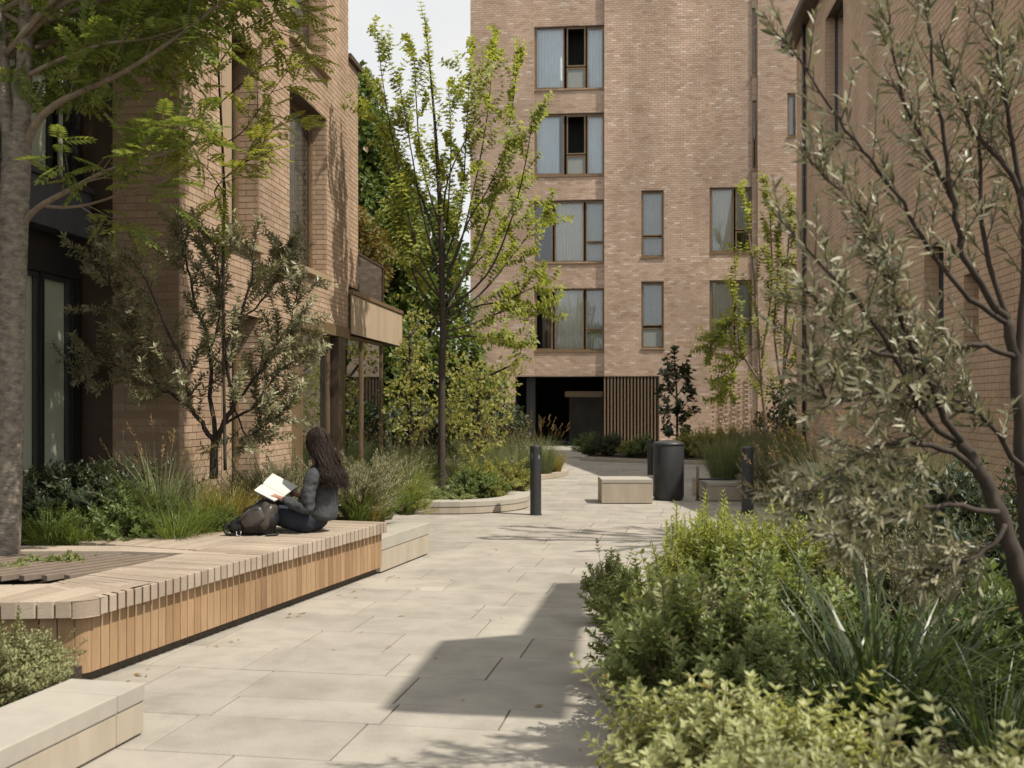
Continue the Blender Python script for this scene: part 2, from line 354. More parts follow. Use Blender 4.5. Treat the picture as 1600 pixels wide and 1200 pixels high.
def pleats(mb, Fm, u0, u1, w, v0, v1, amp=.025, pitch=.11, seed=0):
    r = random.Random(seed); n = max(6, int((u1-u0)/.022)); n0 = len(mb.v); ph = r.uniform(0, 6)
    for i in range(n+1):
        u = u0+(u1-u0)*i/n; q = 2*math.pi*u/pitch+ph+.8*math.sin(u*5.1+ph)
        a = amp*(.6+.4*math.sin(u*7+ph))
        mb.v.append(tuple(Fm@Vector((u, w+a*math.sin(q), v0)))); mb.v.append(tuple(Fm@Vector((u, w+.7*a*math.sin(q+.3), v1))))
    for i in range(n): a = n0+2*i; mb.f.append((a, a+2, a+3, a+1))
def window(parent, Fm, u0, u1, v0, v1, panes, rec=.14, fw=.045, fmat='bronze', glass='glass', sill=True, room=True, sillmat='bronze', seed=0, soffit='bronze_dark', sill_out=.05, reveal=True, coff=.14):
    """frame bars round every pane, glass, what hangs behind it, sill, dark room; rec = set-back from the wall face"""
    fr = MB(); d0, d1 = -rec-.05, -rec
    def ring(a, b, c, d, w, e0, e1):
        fr.box(a, b, e0, e1, c, c+w, Fm); fr.box(a, b, e0, e1, d-w, d, Fm)
        fr.box(a, a+w, e0, e1, c+w, d-w, Fm); fr.box(b-w, b, e0, e1, c+w, d-w, Fm)
    ring(u0, u1, v0, v1, fw, d0-.01, d1+.004)
    for (a, b, c, d, kind) in panes: ring(a, b, c, d, fw*.75, d0, d1)
    win = fr.build('window', fmat, parent)
    for k, (a, b, c, d, kind) in enumerate(panes):
        e = fw*.75; g_ = MB(); w = -rec-.03
        if kind == 'panel':
            g_.box(a+e, b-e, w-.01, w, c+e, d-e, Fm); g_.build('panel', 'panel_grey', win); continue
        if kind != 'open':
            g_.quad(Fm@Vector((a+e, w, c+e)), Fm@Vector((b-e, w, c+e)), Fm@Vector((b-e, w, d-e)), Fm@Vector((a+e, w, d-e)))
            g_.build('pane', glass, win)
        if kind.startswith('curtain') or kind.startswith('blind'):
            cm = MB(); u_b = b-e
            if '-' in kind: u_b = a+(b-a)*float(kind.split('-')[1])
            mat = kind.split('-')[0]
            if kind.startswith('blind'): cm.box(a+e, u_b, w-.022, w-.014, c+e, d-e, Fm)
            else: pleats(cm, Fm, a+e, u_b, w-coff, c+e+.01, d-e, amp=min(.025, coff*.4), seed=seed+k)
            cm.build('curtain', mat, win)
    if reveal:
        rv = MB()
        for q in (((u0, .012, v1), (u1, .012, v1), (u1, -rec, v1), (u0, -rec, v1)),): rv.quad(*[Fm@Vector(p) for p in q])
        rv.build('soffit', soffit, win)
    if sill:
        sl = MB(); sl.box(u0-.03, u1+.03, -rec+.005, sill_out, v0-.055, v0-.003, Fm); sl.build('sill', sillmat, win)
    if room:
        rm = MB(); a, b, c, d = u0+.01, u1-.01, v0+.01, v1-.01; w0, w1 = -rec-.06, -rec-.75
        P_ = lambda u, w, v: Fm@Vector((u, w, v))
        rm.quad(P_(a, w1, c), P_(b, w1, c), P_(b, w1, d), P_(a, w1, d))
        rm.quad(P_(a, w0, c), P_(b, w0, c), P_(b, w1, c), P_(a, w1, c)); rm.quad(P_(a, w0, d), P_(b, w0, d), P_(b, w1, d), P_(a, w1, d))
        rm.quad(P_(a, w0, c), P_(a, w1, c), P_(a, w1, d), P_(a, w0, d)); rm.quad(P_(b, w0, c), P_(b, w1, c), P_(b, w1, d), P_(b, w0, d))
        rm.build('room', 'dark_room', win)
    return win

# ------------------------------------------------------------------ ground and paving
gm = MB(); gm.quad((-300, -300, -.05), (300, -300, -.05), (300, 400, -.05), (-300, 400, -.05)); struct('ground', gm, 'joint')
PA = math.radians(-3.9)                                  # paving turned against the buildings
pu = Vector((math.cos(PA), math.sin(PA), 0)); pv = Vector((-math.sin(PA), math.cos(PA), 0))
bedR = [(-.02, -3), (.02, 4), (.10, 7), (.35, 10.5), (1.0, 12.6), (2.2, 14.6), (3.6, 15.4), (5.2, 15.6), (5.2, 33), (9, 33), (9, -3)]
def inside(p, poly):
    x, y = p[0], p[1]; c = False; n = len(poly)
    for i in range(n):
        x0, y0 = poly[i][:2]; x1, y1 = poly[i-1][:2]
        if (y0 > y) != (y1 > y) and x < (x1-x0)*(y-y0)/(y1-y0)+x0: c = not c
    return c
base = MB(); base.quad((-12, -6, -.012), (12, -6, -.012), (12, 42, -.012), (-12, 42, -.012))
pav = struct('paving', base, 'joint')
slabs = []; rowd = .572; v = -2.0; r2 = random.Random(11); row = 0
while v < 41:
    d = rowd if row % 9 != 4 else .37
    u = -9.5-r2.random()
    while u < 9.5:
        w = r2.choice((.6, .9, .9, 1.2)); slabs.append((u, u+w, v, v+d)); u += w
    v += d; row += 1
far = []; near = []
for s in slabs:
    cs4 = [pu*a+pv*b for a, b in ((s[0], s[2]), (s[1], s[2]), (s[1], s[3]), (s[0], s[3]))]
    if all(inside(c, bedR) for c in cs4): continue
    if all(c.x < -4.6 for c in cs4): continue
    pr = [proj((c.x, c.y, 0)) for c in cs4]
    vis = any(p[2] > .5 and -60 < p[0] < 1660 and p[1] < 1290 for p in pr)
    (near if (vis and cs4[0].y < 14.5) else far).append(s)
cache = {}
Rz = Matrix.Rotation(PA, 4, 'Z')
def slab_mesh(w, d):
    k = (round(w, 3), round(d, 3))
    if k not in cache:
        m = MB(); j = .0045; m.box(-w/2+j, w/2-j, -d/2+j, d/2-j, -.03, 0)
        bm = bmesh.new(); me = m.mesh('paving_slab'); bm.from_mesh(me)
        es = [e for e in bm.edges if all(v.co.z > -.001 for v in e.verts)]
        bmesh.ops.bevel(bm, geom=es, offset=.003, segments=1, affect='EDGES'); bm.to_mesh(me); bm.free()
        me.materials.append(M['paving']); cache[k] = me
    return cache[k]
for s in near:
    o = bpy.data.objects.new('paving_slab', slab_mesh(s[1]-s[0], s[3]-s[2])); C.objects.link(o); o.parent = pav
    c = pu*(s[0]+s[1])/2+pv*(s[2]+s[3])/2
    o.location = (c.x, c.y, r2.uniform(-.0012, .0012)); o.rotation_euler = (r2.uniform(-.0012, .0012), r2.uniform(-.0012, .0012), PA)
fm = MB()
for s in far: fm.box(s[0]+.003, s[1]-.003, s[2]+.003, s[3]-.003, -.03, r2.uniform(-.001, .001), Rz)
fm.build('distant_paving_slabs', 'paving', pav, kind='stuff')
sb = MB(); sb.prism(bedR, .004, .03); struct('soil_bed', sb, 'soil')

# ------------------------------------------------------------------ brick building on the left
XF = -4.5; YC = 10.7; YE = 17.6
LB = thing('brick_apartment_building', 'tan brick building with deep windows and a glazed corner, behind the timber bench', 'building', (XF, YC, 0))
FL = frame((XF, YC, 0), (0, 1, 0), (1, 0, 0))
yl = lambda px: YonX(px, XF)-YC
c1a, c1b = yl(345), yl(404.5); c1g = yl(360); c2a, c2b = yl(452), yl(510); g2 = yl(455)
LW = YE-YC
ops = [(c1a, c1b, 3.53, 5.95), (c1a, c1b, 6.63, 9.05), (c2a, c2b, 3.53, 5.95), (c2a, c2b, 6.63, 9.05),
       (c1a, c1b, 0, 2.66), (g2, LW, 0, 2.84)]
B = Bricks(.225, .076)
B.wall(FL, LW, 0, 9.4, ops)
FEND = frame((XF, YC, 0), (-1, 0, 0), (0, -1, 0)); WEND = XF-XonY(176, YC)
B.wall(FEND, WEND, 0, 9.4, phase=.1125)
REC = .34
for (a, b, c, d) in ops[:5]:                      # brick reveals inside each opening
    B.wall(frame((XF, YC+b, 0), (-1, 0, 0), (0, -1, 0)), REC, c, d, phase=.05)
    B.wall(frame((XF, YC+a, 0), (-1, 0, 0), (0, 1, 0)), REC, c, d, phase=.05)
# low wing seen past the far corner
FWG = frame((XF-.02, YE+.02, 0), (0, 1, 0), (1, 0, 0)); B.wall(FWG, .72, 3.55, 7.3)
B.finish(LB, 'brick_tan', 'mortar_tan', 300)
m = MB(); m.box(XF-6, XF-.03, YE+.02, YE+.73, 3.5, 7.3); m.box(XF-6, XF-.36, YC+.35, YE, 0.02, 9.4)
m.box(XF-WEND+.0, XF-.02, YC+.02, YC+.33, 0.02, 9.4); m.box(XF-.34, XF-.03, YE-.02, YE-.004, 2.9, 9.4)
m.build('core', 'dark_room', LB)
m = MB(); m.box(XF-6, XF+.05, YE+.0, YE+.78, 7.3, 7.38); m.build('coping', 'bronze_dark', LB)
for (a, b, c, d) in ops[:5]:                      # pale metal panel and one tall casement per opening
    gf = c < 1
    if b-a > 1.5:
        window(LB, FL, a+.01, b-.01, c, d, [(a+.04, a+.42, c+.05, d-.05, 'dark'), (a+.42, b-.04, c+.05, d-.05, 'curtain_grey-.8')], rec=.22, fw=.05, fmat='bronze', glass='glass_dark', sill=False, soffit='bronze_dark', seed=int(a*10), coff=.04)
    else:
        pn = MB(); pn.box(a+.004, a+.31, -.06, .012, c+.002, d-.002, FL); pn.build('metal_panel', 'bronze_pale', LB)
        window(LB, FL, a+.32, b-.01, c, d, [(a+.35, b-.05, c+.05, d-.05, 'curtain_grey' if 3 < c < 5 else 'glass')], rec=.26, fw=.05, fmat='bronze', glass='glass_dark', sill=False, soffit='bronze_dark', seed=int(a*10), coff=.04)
    if not gf:
        s = MB(); s.box(a-.04, b+.03, -.24, .085, c-.075, c-.004, FL); s.build('window_sill', 'bronze_pale', LB, bevel=.004)
# ground floor glazing, lintel and column
m = MB(); m.box(g2-.0, LW+.02, -.30, .03, 2.66, 2.835, FL); m.build('lintel', 'bronze', LB)
m = MB(); m.box(g2+.02, yl(470), -.22, .0, .02, 2.655, FL); m.build('column_panel', 'bronze', LB)
m = MB(); m.box(yl(527), yl(538), -.18, .02, .02, 2.655, FL); m.build('column', 'bronze_dark', LB)
GF = [(yl(470), yl(482), 'glass'), (yl(482), yl(525), 'glass'), (yl(538.5), yl(572), 'glass'), (yl(572), yl(603), 'glass')]
for i, (a, b, k) in enumerate(GF):
    window(LB, FL, a, b, .05, 2.65 if i < 2 else 2.74, [(a+.02, b-.02, .07, 2.63 if i < 2 else 2.72, 'blind_olive' if i == 1 else 'glass')], rec=.10 if i < 2 else .06, fw=.04, fmat='bronze', glass='glass_mirror', sill=False, room=False, reveal=False)
m = MB(); e = yl(603); q = lambda u, w, v: FL@Vector((u, w, v))     # room behind the glazing
m.quad(q(g2, -2.5, 0), q(e, -2.5, 0), q(e, -2.5, 2.74), q(g2, -2.5, 2.74)); m.quad(q(g2, -.2, .03), q(e, -.2, .03), q(e, -2.5, .03), q(g2, -2.5, .03))
m.quad(q(g2, -.2, 2.65), q(e, -.2, 2.65), q(e, -2.5, 2.65), q(g2, -2.5, 2.65)); m.quad(q(g2, -.25, 0), q(g2, -2.5, 0), q(g2, -2.5, 2.7), q(g2, -.25, 2.7))
m.quad(q(e, -.15, 0), q(e, -2.5, 0), q(e, -2.5, 2.7), q(e, -.15, 2.7)); m.build('room', 'room_wall', LB)
# balcony over the glazed corner
YB = YonX(627, XF+.04)
sl = MB(); sl.box(XF-4, XF+.04, YE+.003, YB, 2.76, 3.40); fa = sl.build('balcony_slab', 'bronze_dark', LB)
edges = [YE+.003, YE+(YB-YE)*.60, YB]
for a, b in zip(edges, edges[1:]):
    p = MB(); p.box(XF+.042, XF+.062, a+.004, b-.004, 2.75, 3.395); p.build('fascia_panel', 'fascia', LB)
p = MB(); p.box(XF-.3, XF+.085, YE+.003, YB+.03, 3.402, 3.47); p.build('coping', 'bronze', LB, bevel=.005)
yr = YonX(598, XF-.05)
for a, b in ((YE+.02, YonX(557, XF-.05)), (YonX(557, XF-.05), yr)):
    p = MB(); p.quad((XF-.05, a+.02, 3.5), (XF-.05, b-.02, 3.5), (XF-.05, b-.02, 4.17), (XF-.05, a+.02, 4.17)); p.build('glass_panel', 'glass_rail', LB)
    p = MB(); p.box(XF-.07, XF-.03, b-.02, b+.02, 3.47, 4.19); p.build('rail_post', 'bronze_dark', LB)
p = MB(); p.box(XF-.075, XF-.025, YE+.02, yr+.02, 4.172, 4.205); p.box(XF-3, XF-.08, yr-.02, yr+.02, 4.172, 4.205); p.build('handrail', 'bronze_dark', LB)
p = MB(); p.quad((XF-.08, yr, 3.5), (XF-3, yr, 3.5), (XF-3, yr, 4.17), (XF-.08, yr, 4.17)); p.build('glass_panel', 'glass_rail', LB)

# set-back bay with dark metal cladding, at the picture's left edge
XS = XonY(125, YC)
SB = thing('dark_clad_bay', 'black metal clad bay with tall glazing at the left edge, behind the tree trunk', 'building', (XS, YC, 0))
m = MB(); m.box(XS, XF-WEND-.004, YC+.03, YC+.3, 0, 9); m.build('brown_panel', 'bronze_dark', SB)
FS = frame((XS, YC, 0), (0, -1, 0), (1, 0, 0))
ys = lambda px: YC-YonX(px, XS)
e0, e1, e2, e3 = .02, ys(112), ys(68), ys(30)
m = MB(); m.box(.002, e1-.002, -.2, .012, 0, 2.858, FS); m.build('corner_post', 'metal_black', SB)
for a, b in ((e1, e2), (e2+.06, e3+.5), (e3+.5, e3+1.6)):
    window(SB, FS, a, b, .3, 2.86, [(a+.02, b-.02, .32, 2.84, 'blind_olive')], rec=.015, fw=.035, fmat='metal_dark', glass='glass_clear', sill=False, reveal=False)
m = MB(); m.box(e2+.001, e2+.059, -.2, .012, .3, 2.86, FS); m.build('mullion', 'metal_black', SB)
m = MB(); m.box(0.002, 5, -.3, .02, 2.862, 3.25, FS); m.build('head_panel', 'metal_black', SB)
m = MB(); m.box(e1+.001, 5, -.3, .0, 0, .298, FS); m.build('base_panel', 'metal_black', SB)
xe = .22
m = MB(); m.box(.2, 5, -.3, xe, 3.252, 3.70, FS); m.build('balcony_fascia', 'metal_blue', SB)
m = MB(); m.box(.19, 5, -.3, xe+.03, 3.702, 3.76, FS); m.build('coping', 'metal_dark', SB)
for a, b in ((.2, ys(90)), (ys(83), ys(40)), (ys(36), ys(0)), (ys(-4), 4)):
    window(SB, FS, a, b, 3.77, 6.2, [(a+.02, b-.02, 3.79, 6.18, 'blind_olive')], rec=.01, fw=.03, fmat='metal_black', glass='glass_clear', sill=False, reveal=False)
m = MB(); m.box(.0, 5, -.3, .03, 6.2, 9, FS); m.box(0, .195, -.3, .02, 3.255, 6.2, FS); m.box(0, 5, -1.2, -1.0, 0, 9, FS); m.build('upper_cladding', 'metal_black', SB)

# ------------------------------------------------------------------ far apartment block
YF = 40.0
FB = thing('pale_brick_apartment_block', 'tall pale pink brick apartment block with curtained windows at the end of the court', 'building', (0, YF, 0))
xf = lambda px: XonY(px, YF)
def zf(px, py):
    x = (px-CX)/F; d = YF/(x*sn+cs); return CZ+(HY-py)/F*d
OX = xf(735); FF = frame((OX, YF, 0), (1, 0, 0), (0, -1, 0))
uf = lambda px: xf(px)-OX
B = Bricks(.23, .082, .012, .007)
zo = zf(900, 588)
def seg(pa, pb, back, z0, z1, ops=(), **k):
    Fm = frame((xf(pa), YF+back, 0), (1, 0, 0), (0, -1, 0)); s = uf(pa)
    B.wall(Fm, uf(pb)-s, z0, z1, [(a-s, b-s, c, d) for a, b, c, d in ops], phase=-(s % .23), **k)
def op(a, b, t, bt): return (uf(a), uf(b), zf((a+b)/2, bt), zf((a+b)/2, t))
w1 = [op(834, 944, *t) for t in ((38, 138), (176, 273), (312, 410), (449, 548))]
w2 = [op(1002, 1037, 297, 402), op(1002, 1037, 440, 545)]
w3 = [op(1109, 1175, 291, 394), op(1109, 1175, 437, 541)]
w4 = [op(1175.5, 1183, 12, 117), op(1175.5, 1183, 155, 264)]; w5 = [op(1230, 1243, 146, 214)]
top = 17.2
seg(735, 834, 0, 0, top, [(uf(805), uf(836), 0, zo)]); seg(834, 944, .13, zo, top, w1)
seg(944, 1108, 0, zo, top, w2); seg(1030, 1108, 0, 0, zo-.0)
perf = lambda r, k, u, v: (.035 if (r+k) % 2 else 0.0) if .15 < v < zo-.02 else 0.0
seg(1108, 1175, .1, 0, zo, proud=perf); seg(1108, 1175, .1, zo, top, w3)
seg(1175, 1183.4, .05, 0, top, w4); seg(1183.4, 1420, -.03, 0, top, w5)
B.finish(FB, 'brick_pale', 'mortar_pale', 0)
m = MB()                                            # solid backing, sides of the steps, left flank
m.box(uf(735), uf(834), -14, -.02, zo+.02, top, FF); m.box(uf(944), uf(1108), -.13, -.02, zo+.02, top, FF) if 0 else None
m.box(-.001, .25, -14, -.005, 0, top, FF); m.box(uf(735), uf(1420), -14, -1.2, zo+.1, top, FF)
m.build('core', 'mortar_pale', FB)
m = MB(); m.box(uf(834)-.02, uf(834)-.004, -.14, -.0, zo, top, FF); m.box(uf(944)+.004, uf(944)+.02, -.14, .0, zo, top, FF)
m.box(uf(1108)-.02, uf(1108)-.004, -.11, 0, 0, top, FF); m.box(uf(1183.4)+.003, uf(1183.4)+.02, -.08, .03, 0, top, FF); m.build('step_edge', 'mortar_pale', FB)
F1 = frame((OX, YF+.13, 0), (1, 0, 0), (0, -1, 0)); F3 = frame((OX, YF+.1, 0), (1, 0, 0), (0, -1, 0))
def pane(a, b, t, bt, k): return op(a, b, t, bt)+(k,)
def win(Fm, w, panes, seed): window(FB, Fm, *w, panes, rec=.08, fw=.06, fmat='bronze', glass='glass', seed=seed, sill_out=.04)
win(F1, w1[0], [pane(836, 881, 40, 136, 'curtain_blue'), pane(885, 914.5, 40, 101, 'open'), pane(885, 914.5, 103, 136, 'panel'), pane(917, 943, 40, 136, 'curtain_blue')], 1)
win(F1, w1[1], [pane(836, 881, 178, 271, 'curtain_blue-.82'), pane(885, 914.5, 178, 239, 'open'), pane(885, 914.5, 241, 271, 'panel'), pane(917, 943, 178, 271, 'curtain_blue')], 2)
win(F1, w1[2], [pane(836, 863, 314, 408, 'dark'), pane(866, 912, 314, 408, 'curtain_cream'), pane(915, 943, 314, 377, 'curtain_grey'), pane(915, 943, 378, 408, 'curtain_grey')], 3)
win(F1, w1[3], [pane(836, 863, 451, 546, 'dark'), pane(866, 912, 451, 546, 'curtain_cream'), pane(915, 943, 451, 515, 'curtain_grey'), pane(915, 943, 516, 546, 'curtain_grey')], 4)
win(FF, w2[0], [pane(1003.5, 1036, 300, 368, 'curtain_grey'), pane(1003.5, 1036, 370, 400, 'curtain_grey')], 5)
win(FF, w2[1], [pane(1003.5, 1036, 443, 509, 'curtain_grey'), pane(1003.5, 1036, 512, 543, 'panel')], 6)
win(F3, w3[0], [pane(1111, 1147, 293, 392, 'curtain_cream'), pane(1150, 1174, 293, 358, 'curtain_grey'), pane(1150, 1174, 360, 392, 'dark')], 7)
win(F3, w3[1], [pane(1111, 1147, 439, 539, 'curtain_cream'), pane(1150, 1174, 439, 505, 'curtain_grey'), pane(1150, 1174, 507, 539, 'panel')], 8)
F5 = frame((OX, YF+.05, 0), (1, 0, 0), (0, -1, 0)); F6 = frame((OX, YF-.03, 0), (1, 0, 0), (0, -1, 0))
win(F5, w4[0], [pane(1176.5, 1182.5, 14, 115, 'dark')], 9); win(F5, w4[1], [pane(1176.5, 1182.5, 157, 262, 'dark')], 10)
win(F6, w5[0], [pane(1231, 1242, 148, 212, 'curtain_grey')], 11)
# entrance under the overhang
m = MB(); q = lambda u, w, v: FF@Vector((u, w, v)); a, b = uf(805), uf(1030)
m.quad(q(a, -.02, zo), q(b, -.02, zo), q(b, -6, zo), q(a, -6, zo)); m.quad(q(a, 0, 0), q(a, -6, 0), q(a, -6, zo), q(a, 0, zo))
m.quad(q(b, -.0, 0), q(b, -6, 0), q(b, -6, zo), q(b, -.0, zo)); m.quad(q(a, -6, 0), q(b, -6, 0), q(b, -6, zo), q(a, -6, zo)); m.build('entrance_recess', 'dark_room', FB)
m = MB(); m.box(uf(820), uf(834), -1.2, -.7, 0, zo-.02, FF); m.build('pillar', 'metal_dark', FB)
m = MB(); m.box(uf(881), uf(941), -1.0, -.8, zf(900, 620), zf(900, 611), FF); m.build('beam', 'timber_screen', FB)
m = MB(); m.box(uf(884), uf(940), -2.6, -2.5, .02, 2.0, FF); m.build('entrance_door', 'room_wall', FB)
ns = 17
for i in range(ns):
    u = uf(945)+(uf(1029)-uf(945))*i/(ns-1)
    s = MB(); s.box(u-.03, u+.03, -.14, -.02, .05, zo-.01, FF); s.build('screen_slat', 'timber_screen', FB)

# ------------------------------------------------------------------ building on the right
XR = 5.26; YR1 = YonX(1245, XR); YR0 = 13.0
RB = thing('brown_brick_building', 'brown brick building with dark eaves and downpipe rising behind the olive tree', 'building', (XR, YR0, 0))
FR = frame((XR, YR0, 0), (0, 1, 0), (-1, 0, 0)); LR = YR1-YR0; HR = 12.45
yr_ = lambda px: YonX(px, XR)-YR0
def ztop(u):  # unseen roofline shaped lower towards the near end to let sun in
    y = YR0+u; return min(HR, 1.56+.3695*y) if y < 29.4 else HR
def zr(px, py):
    x = (px-CX)/F; d = XR/(x*cs-sn); return CZ+(HY-py)/F*d
opr = [(yr_(1318), yr_(1290), 8.0, 11.6), (yr_(1475), yr_(1445), 2.7, 4.3), (yr_(1530), yr_(1507), 2.5, 3.6)]
B = Bricks(.30, .105, .011, .007)
B.wall(FR, LR, 0, HR, opr, top=ztop)
for (a, b, c, d) in opr: B.wall(frame((XR, YR0+b, 0), (1, 0, 0), (0, -1, 0)), .3, c, d); B.wall(frame((XR, YR0+a, 0), (1, 0, 0), (0, 1, 0)), .3, c, d)
B.finish(RB, 'brick_brown', 'mortar_brown', 300)
for i, w in enumerate(opr): window(RB, FR, *w, [(w[0]+.04, w[1]-.04, w[2]+.04, w[3]-.04, 'dark')], rec=.24, fmat='metal_dark', glass='glass_dark', sill=True, sillmat='bronze_dark', seed=i)
m = MB()
for y0, y1, h in ((YR0, 18, ztop(0)), (18, 24, ztop(18-YR0)), (24, YR1-.02, ztop(24-YR0))): m.box(XR+.34, XR+4, y0, y1, 0, h-.3)
m.quad((XR+.01, YR1-.01, 0), (XR+3, YR1-.01, 0), (XR+3, YR1-.01, HR), (XR+.01, YR1-.01, HR)); m.build('core', 'mortar_brown', RB)
m = MB(); yk = 28.0
m.box(XR-.42, XR+.6, yk, YR1+.35, HR, HR+.22); m.build('eaves', 'metal_dark', RB, bevel=.01)
m = MB(); m.box(XR-.40, XR+.3, yk+.02, YR1+.33, HR-.05, HR-.002); m.build('soffit', 'bronze_dark', RB)
m = MB(); m.tube([(XR-.08, YonX(1260.5, XR), .1), (XR-.08, YonX(1260.5, XR), HR-.06)], .055, 10); m.build('downpipe', 'metal_dark', RB, smooth=True)

# ------------------------------------------------------------------ timber bench
BA = Vector((-3.03, 5.86, 0)); BB = Vector((-2.24, 10.02, 0))          # front face, near corner -> far end
bd = (BB-BA).normalized(); bn = Vector((bd.y, -bd.x, 0))               # bn points to the path
Lf = (BB-BA).length
ld = CL(-1, -.10)-CL(0, 0); ld = Vector((ld.x, ld.y, 0)).normalized()  # the short side runs off to the left
ln_ = Vector((ld.y, -ld.x, 0)); ln_ = -ln_ if ln_.y > 0 else ln_
BN = thing('timber_bench', 'long timber bench with pale deck boards and orange slatted front, woman sitting on it', 'bench', (BA.x, BA.y, 0))
RC = .085; NL = 32
def offs(o):                                                            # outline of the front, pushed out by o, sampled board by board
    pts = []; pit = .0785; R_ = RC
    c = BA-bn*R_*1.0+bd*R_                                              # arc centre of the rounded corner
    n = int((Lf-R_)/pit); s = (Lf-R_)/n
    for i in range(NL, 0, -1): pts.append((c+ln_*(R_+o)+ld*(i*.098), ln_))
    a0 = math.atan2(ln_.y, ln_.x); a1 = math.atan2(bn.y, bn.x)
    for i in range(0, 2): a = a0+(a1-a0)*i/1; pts.append((c+Vector((math.cos(a), math.sin(a), 0))*(R_+o), Vector((math.cos(a), math.sin(a), 0))))
    for i in range(1, n+1): pts.append((c+bn*(R_+o)+bd*(i*s), bn))
    return pts
TOP = .49
outer = offs(.055); face = offs(0.0); NP = len(outer); kc = NL
gtip = G(352, 865, TOP); gfr0 = G(0, 897, TOP)
bk = [G(60, 852, TOP), G(190, 852, TOP), G(262, 842, TOP), G(392, 820, TOP), G(520, 812, TOP)]
def inner(i):
    p, nrm = outer[i]
    if i <= kc:                                                        # left side: fan of boards
        t = i/kc; q = p-nrm*.62
        return Vector((q.x, q.y, 0))
    t = (i-kc)/(NP-1-kc)
    q = p-bn*.60
    return Vector((q.x, q.y, 0))
def arc_pts(i):                                                        # extra points so that the corner board is round
    if i != kc: return []
    c = BA-bn*RC+bd*RC; a0 = math.atan2(ln_.y, ln_.x); a1 = math.atan2(bn.y, bn.x)
    return [c+Vector((math.cos(a0+(a1-a0)*k/8), math.sin(a0+(a1-a0)*k/8), 0)) * 1 for k in range(1, 8)]
def corner_arc(o, k0=0, k1=8):
    c = BA-bn*RC+bd*RC; a0 = math.atan2(ln_.y, ln_.x); a1 = math.atan2(bn.y, bn.x)
    return [c+Vector((math.cos(a0+(a1-a0)*k/8), math.sin(a0+(a1-a0)*k/8), 0))*(RC+o) for k in range(k0, k1+1)]
rb = random.Random(3)
inner_c = None
for i in range(NP-1):
    a, b = outer[i][0], outer[i+1][0]; ia, ib = inner(i), inner(i+1)
    if i == kc:
        arc = corner_arc(.055); ia = arc[0]-ln_*.62-ld*.32; ib = arc[-1]-bn*.62+bd*.30
        poly = arc+[ib, ia]
    else:
        if i < kc:                                                     # boards of the short side lean towards the corner
            lean = max(0, 1-(kc-i)/14); ia = a-ln_*.62+bd*0-ld*.32*lean; ib = b-ln_*.62-ld*.32*max(0, 1-(kc-i-1)/14)
        elif i-kc < 14:
            lean = 1-(i-kc)/14; ia = a-bn*.62+bd*.30*lean; ib = b-bn*.62+bd*.30*(max(0, 1-(i+1-kc)/14))
        gap = (b-a).normalized()*.0075; poly = [a+gap, b-gap, ib-gap*.7, ia+gap*.7]
    z = TOP+rb.uniform(-.0015, .0015)
    m = MB(); m.prism([(p.x, p.y) for p in poly], z-.098, z); m.build('deck_board', 'board_wood', BN, bevel=.003, seg=1)
# wide deck behind the front boards, boards laid along the bench
back_line = [Vector((p.x, p.y, 0)) for p in bk]
s0 = BA+bd*2.25
for k in range(14):
    a_off = .615+k*.098
    st = s0-bn*a_off+bd*(-.02+k*.085*1.0 if k < 3 else .15+.0*k)
    en = BB-bn*a_off
    # stop the boards where the planting begins
    lim = [0, 0, 0, 0, 0, 0, 0, 0, 0, 0, 0, 0, 0, 0]
    m = MB(); w = .043
    p0 = st-bd*(.0 if k == 0 else 0)
    e1_, e2_ = G(192, 853, TOP), G(352, 864, TOP); ee = e2_-e1_; o_ = BA-bn*a_off
    sc_ = ((e1_.x-o_.x)*ee.y-(e1_.y-o_.y)*ee.x)/(bd.x*ee.y-bd.y*ee.x)
    p0 = o_+bd*max(sc_+.05, 2.05 if k < 1 else 0); en = BB-bn*a_off-bd*max(0, .25*(k-4))
    if (en-p0).dot(bd) < .15: continue
    m.prism([(q.x, q.y) for q in (p0-bn*w, p0+bn*w, en+bn*w, en-bn*w)], TOP-.06, TOP+rb.uniform(-.0012, .0012)-.001)
    m.build('deck_board', 'board_wood', BN, bevel=.002, seg=1)
# slatted front
for i in range(NP-1):
    a, b = face[i][0], face[i+1][0]; m = MB()
    if i == kc:
        poly = corner_arc(0)+corner_arc(-.03)[::-1]; m.prism([(p.x, p.y) for p in poly], .065, .386)
    else:
        nn = ln_ if i < kc else bn; gp = (b-a).normalized()*.003
        m.prism([(p.x, p.y) for p in (a+gp, b-gp, b-gp-nn*.028, a+gp-nn*.028)], .065, .386)
    m.build('front_slat', 'slat_wood', BN, bevel=.002, seg=1)
m = MB(); pl = [face[0][0]-ln_*.06, face[kc][0]-ln_*.06-ld*.0, face[kc+1][0]-bn*.06, face[-1][0]-bn*.06, face[-1][0]-bn*.66, face[kc+1][0]-bn*.66-ld*.0+bd*.4, face[0][0]-ln_*.66]
m.prism([(p.x, p.y) for p in pl], 0.001, .30); m.build('plinth', 'joint', BN)
m = MB(); pl = [face[0][0]-ln_*.035, face[kc][0]-ln_*.035, face[kc+1][0]-bn*.035, face[-1][0]-bn*.035-bd*.006, face[-1][0]-bn*.6-bd*.006, face[kc+1][0]-bn*.6+bd*.4, face[0][0]-ln_*.6]
m.prism([(p.x, p.y) for p in pl], .3, .39); m.build('carcass', 'metal_black', BN)
m = MB(); e = BB+bd*.0
m.prism([(p.x, p.y) for p in (e-bn*.03-bd*.02, e-bn*.03-bd*.002, e-bn*1.0-bd*.002, e-bn*1.0-bd*.02)], .06, .388); m.build('end_panel', 'slat_wood', BN)
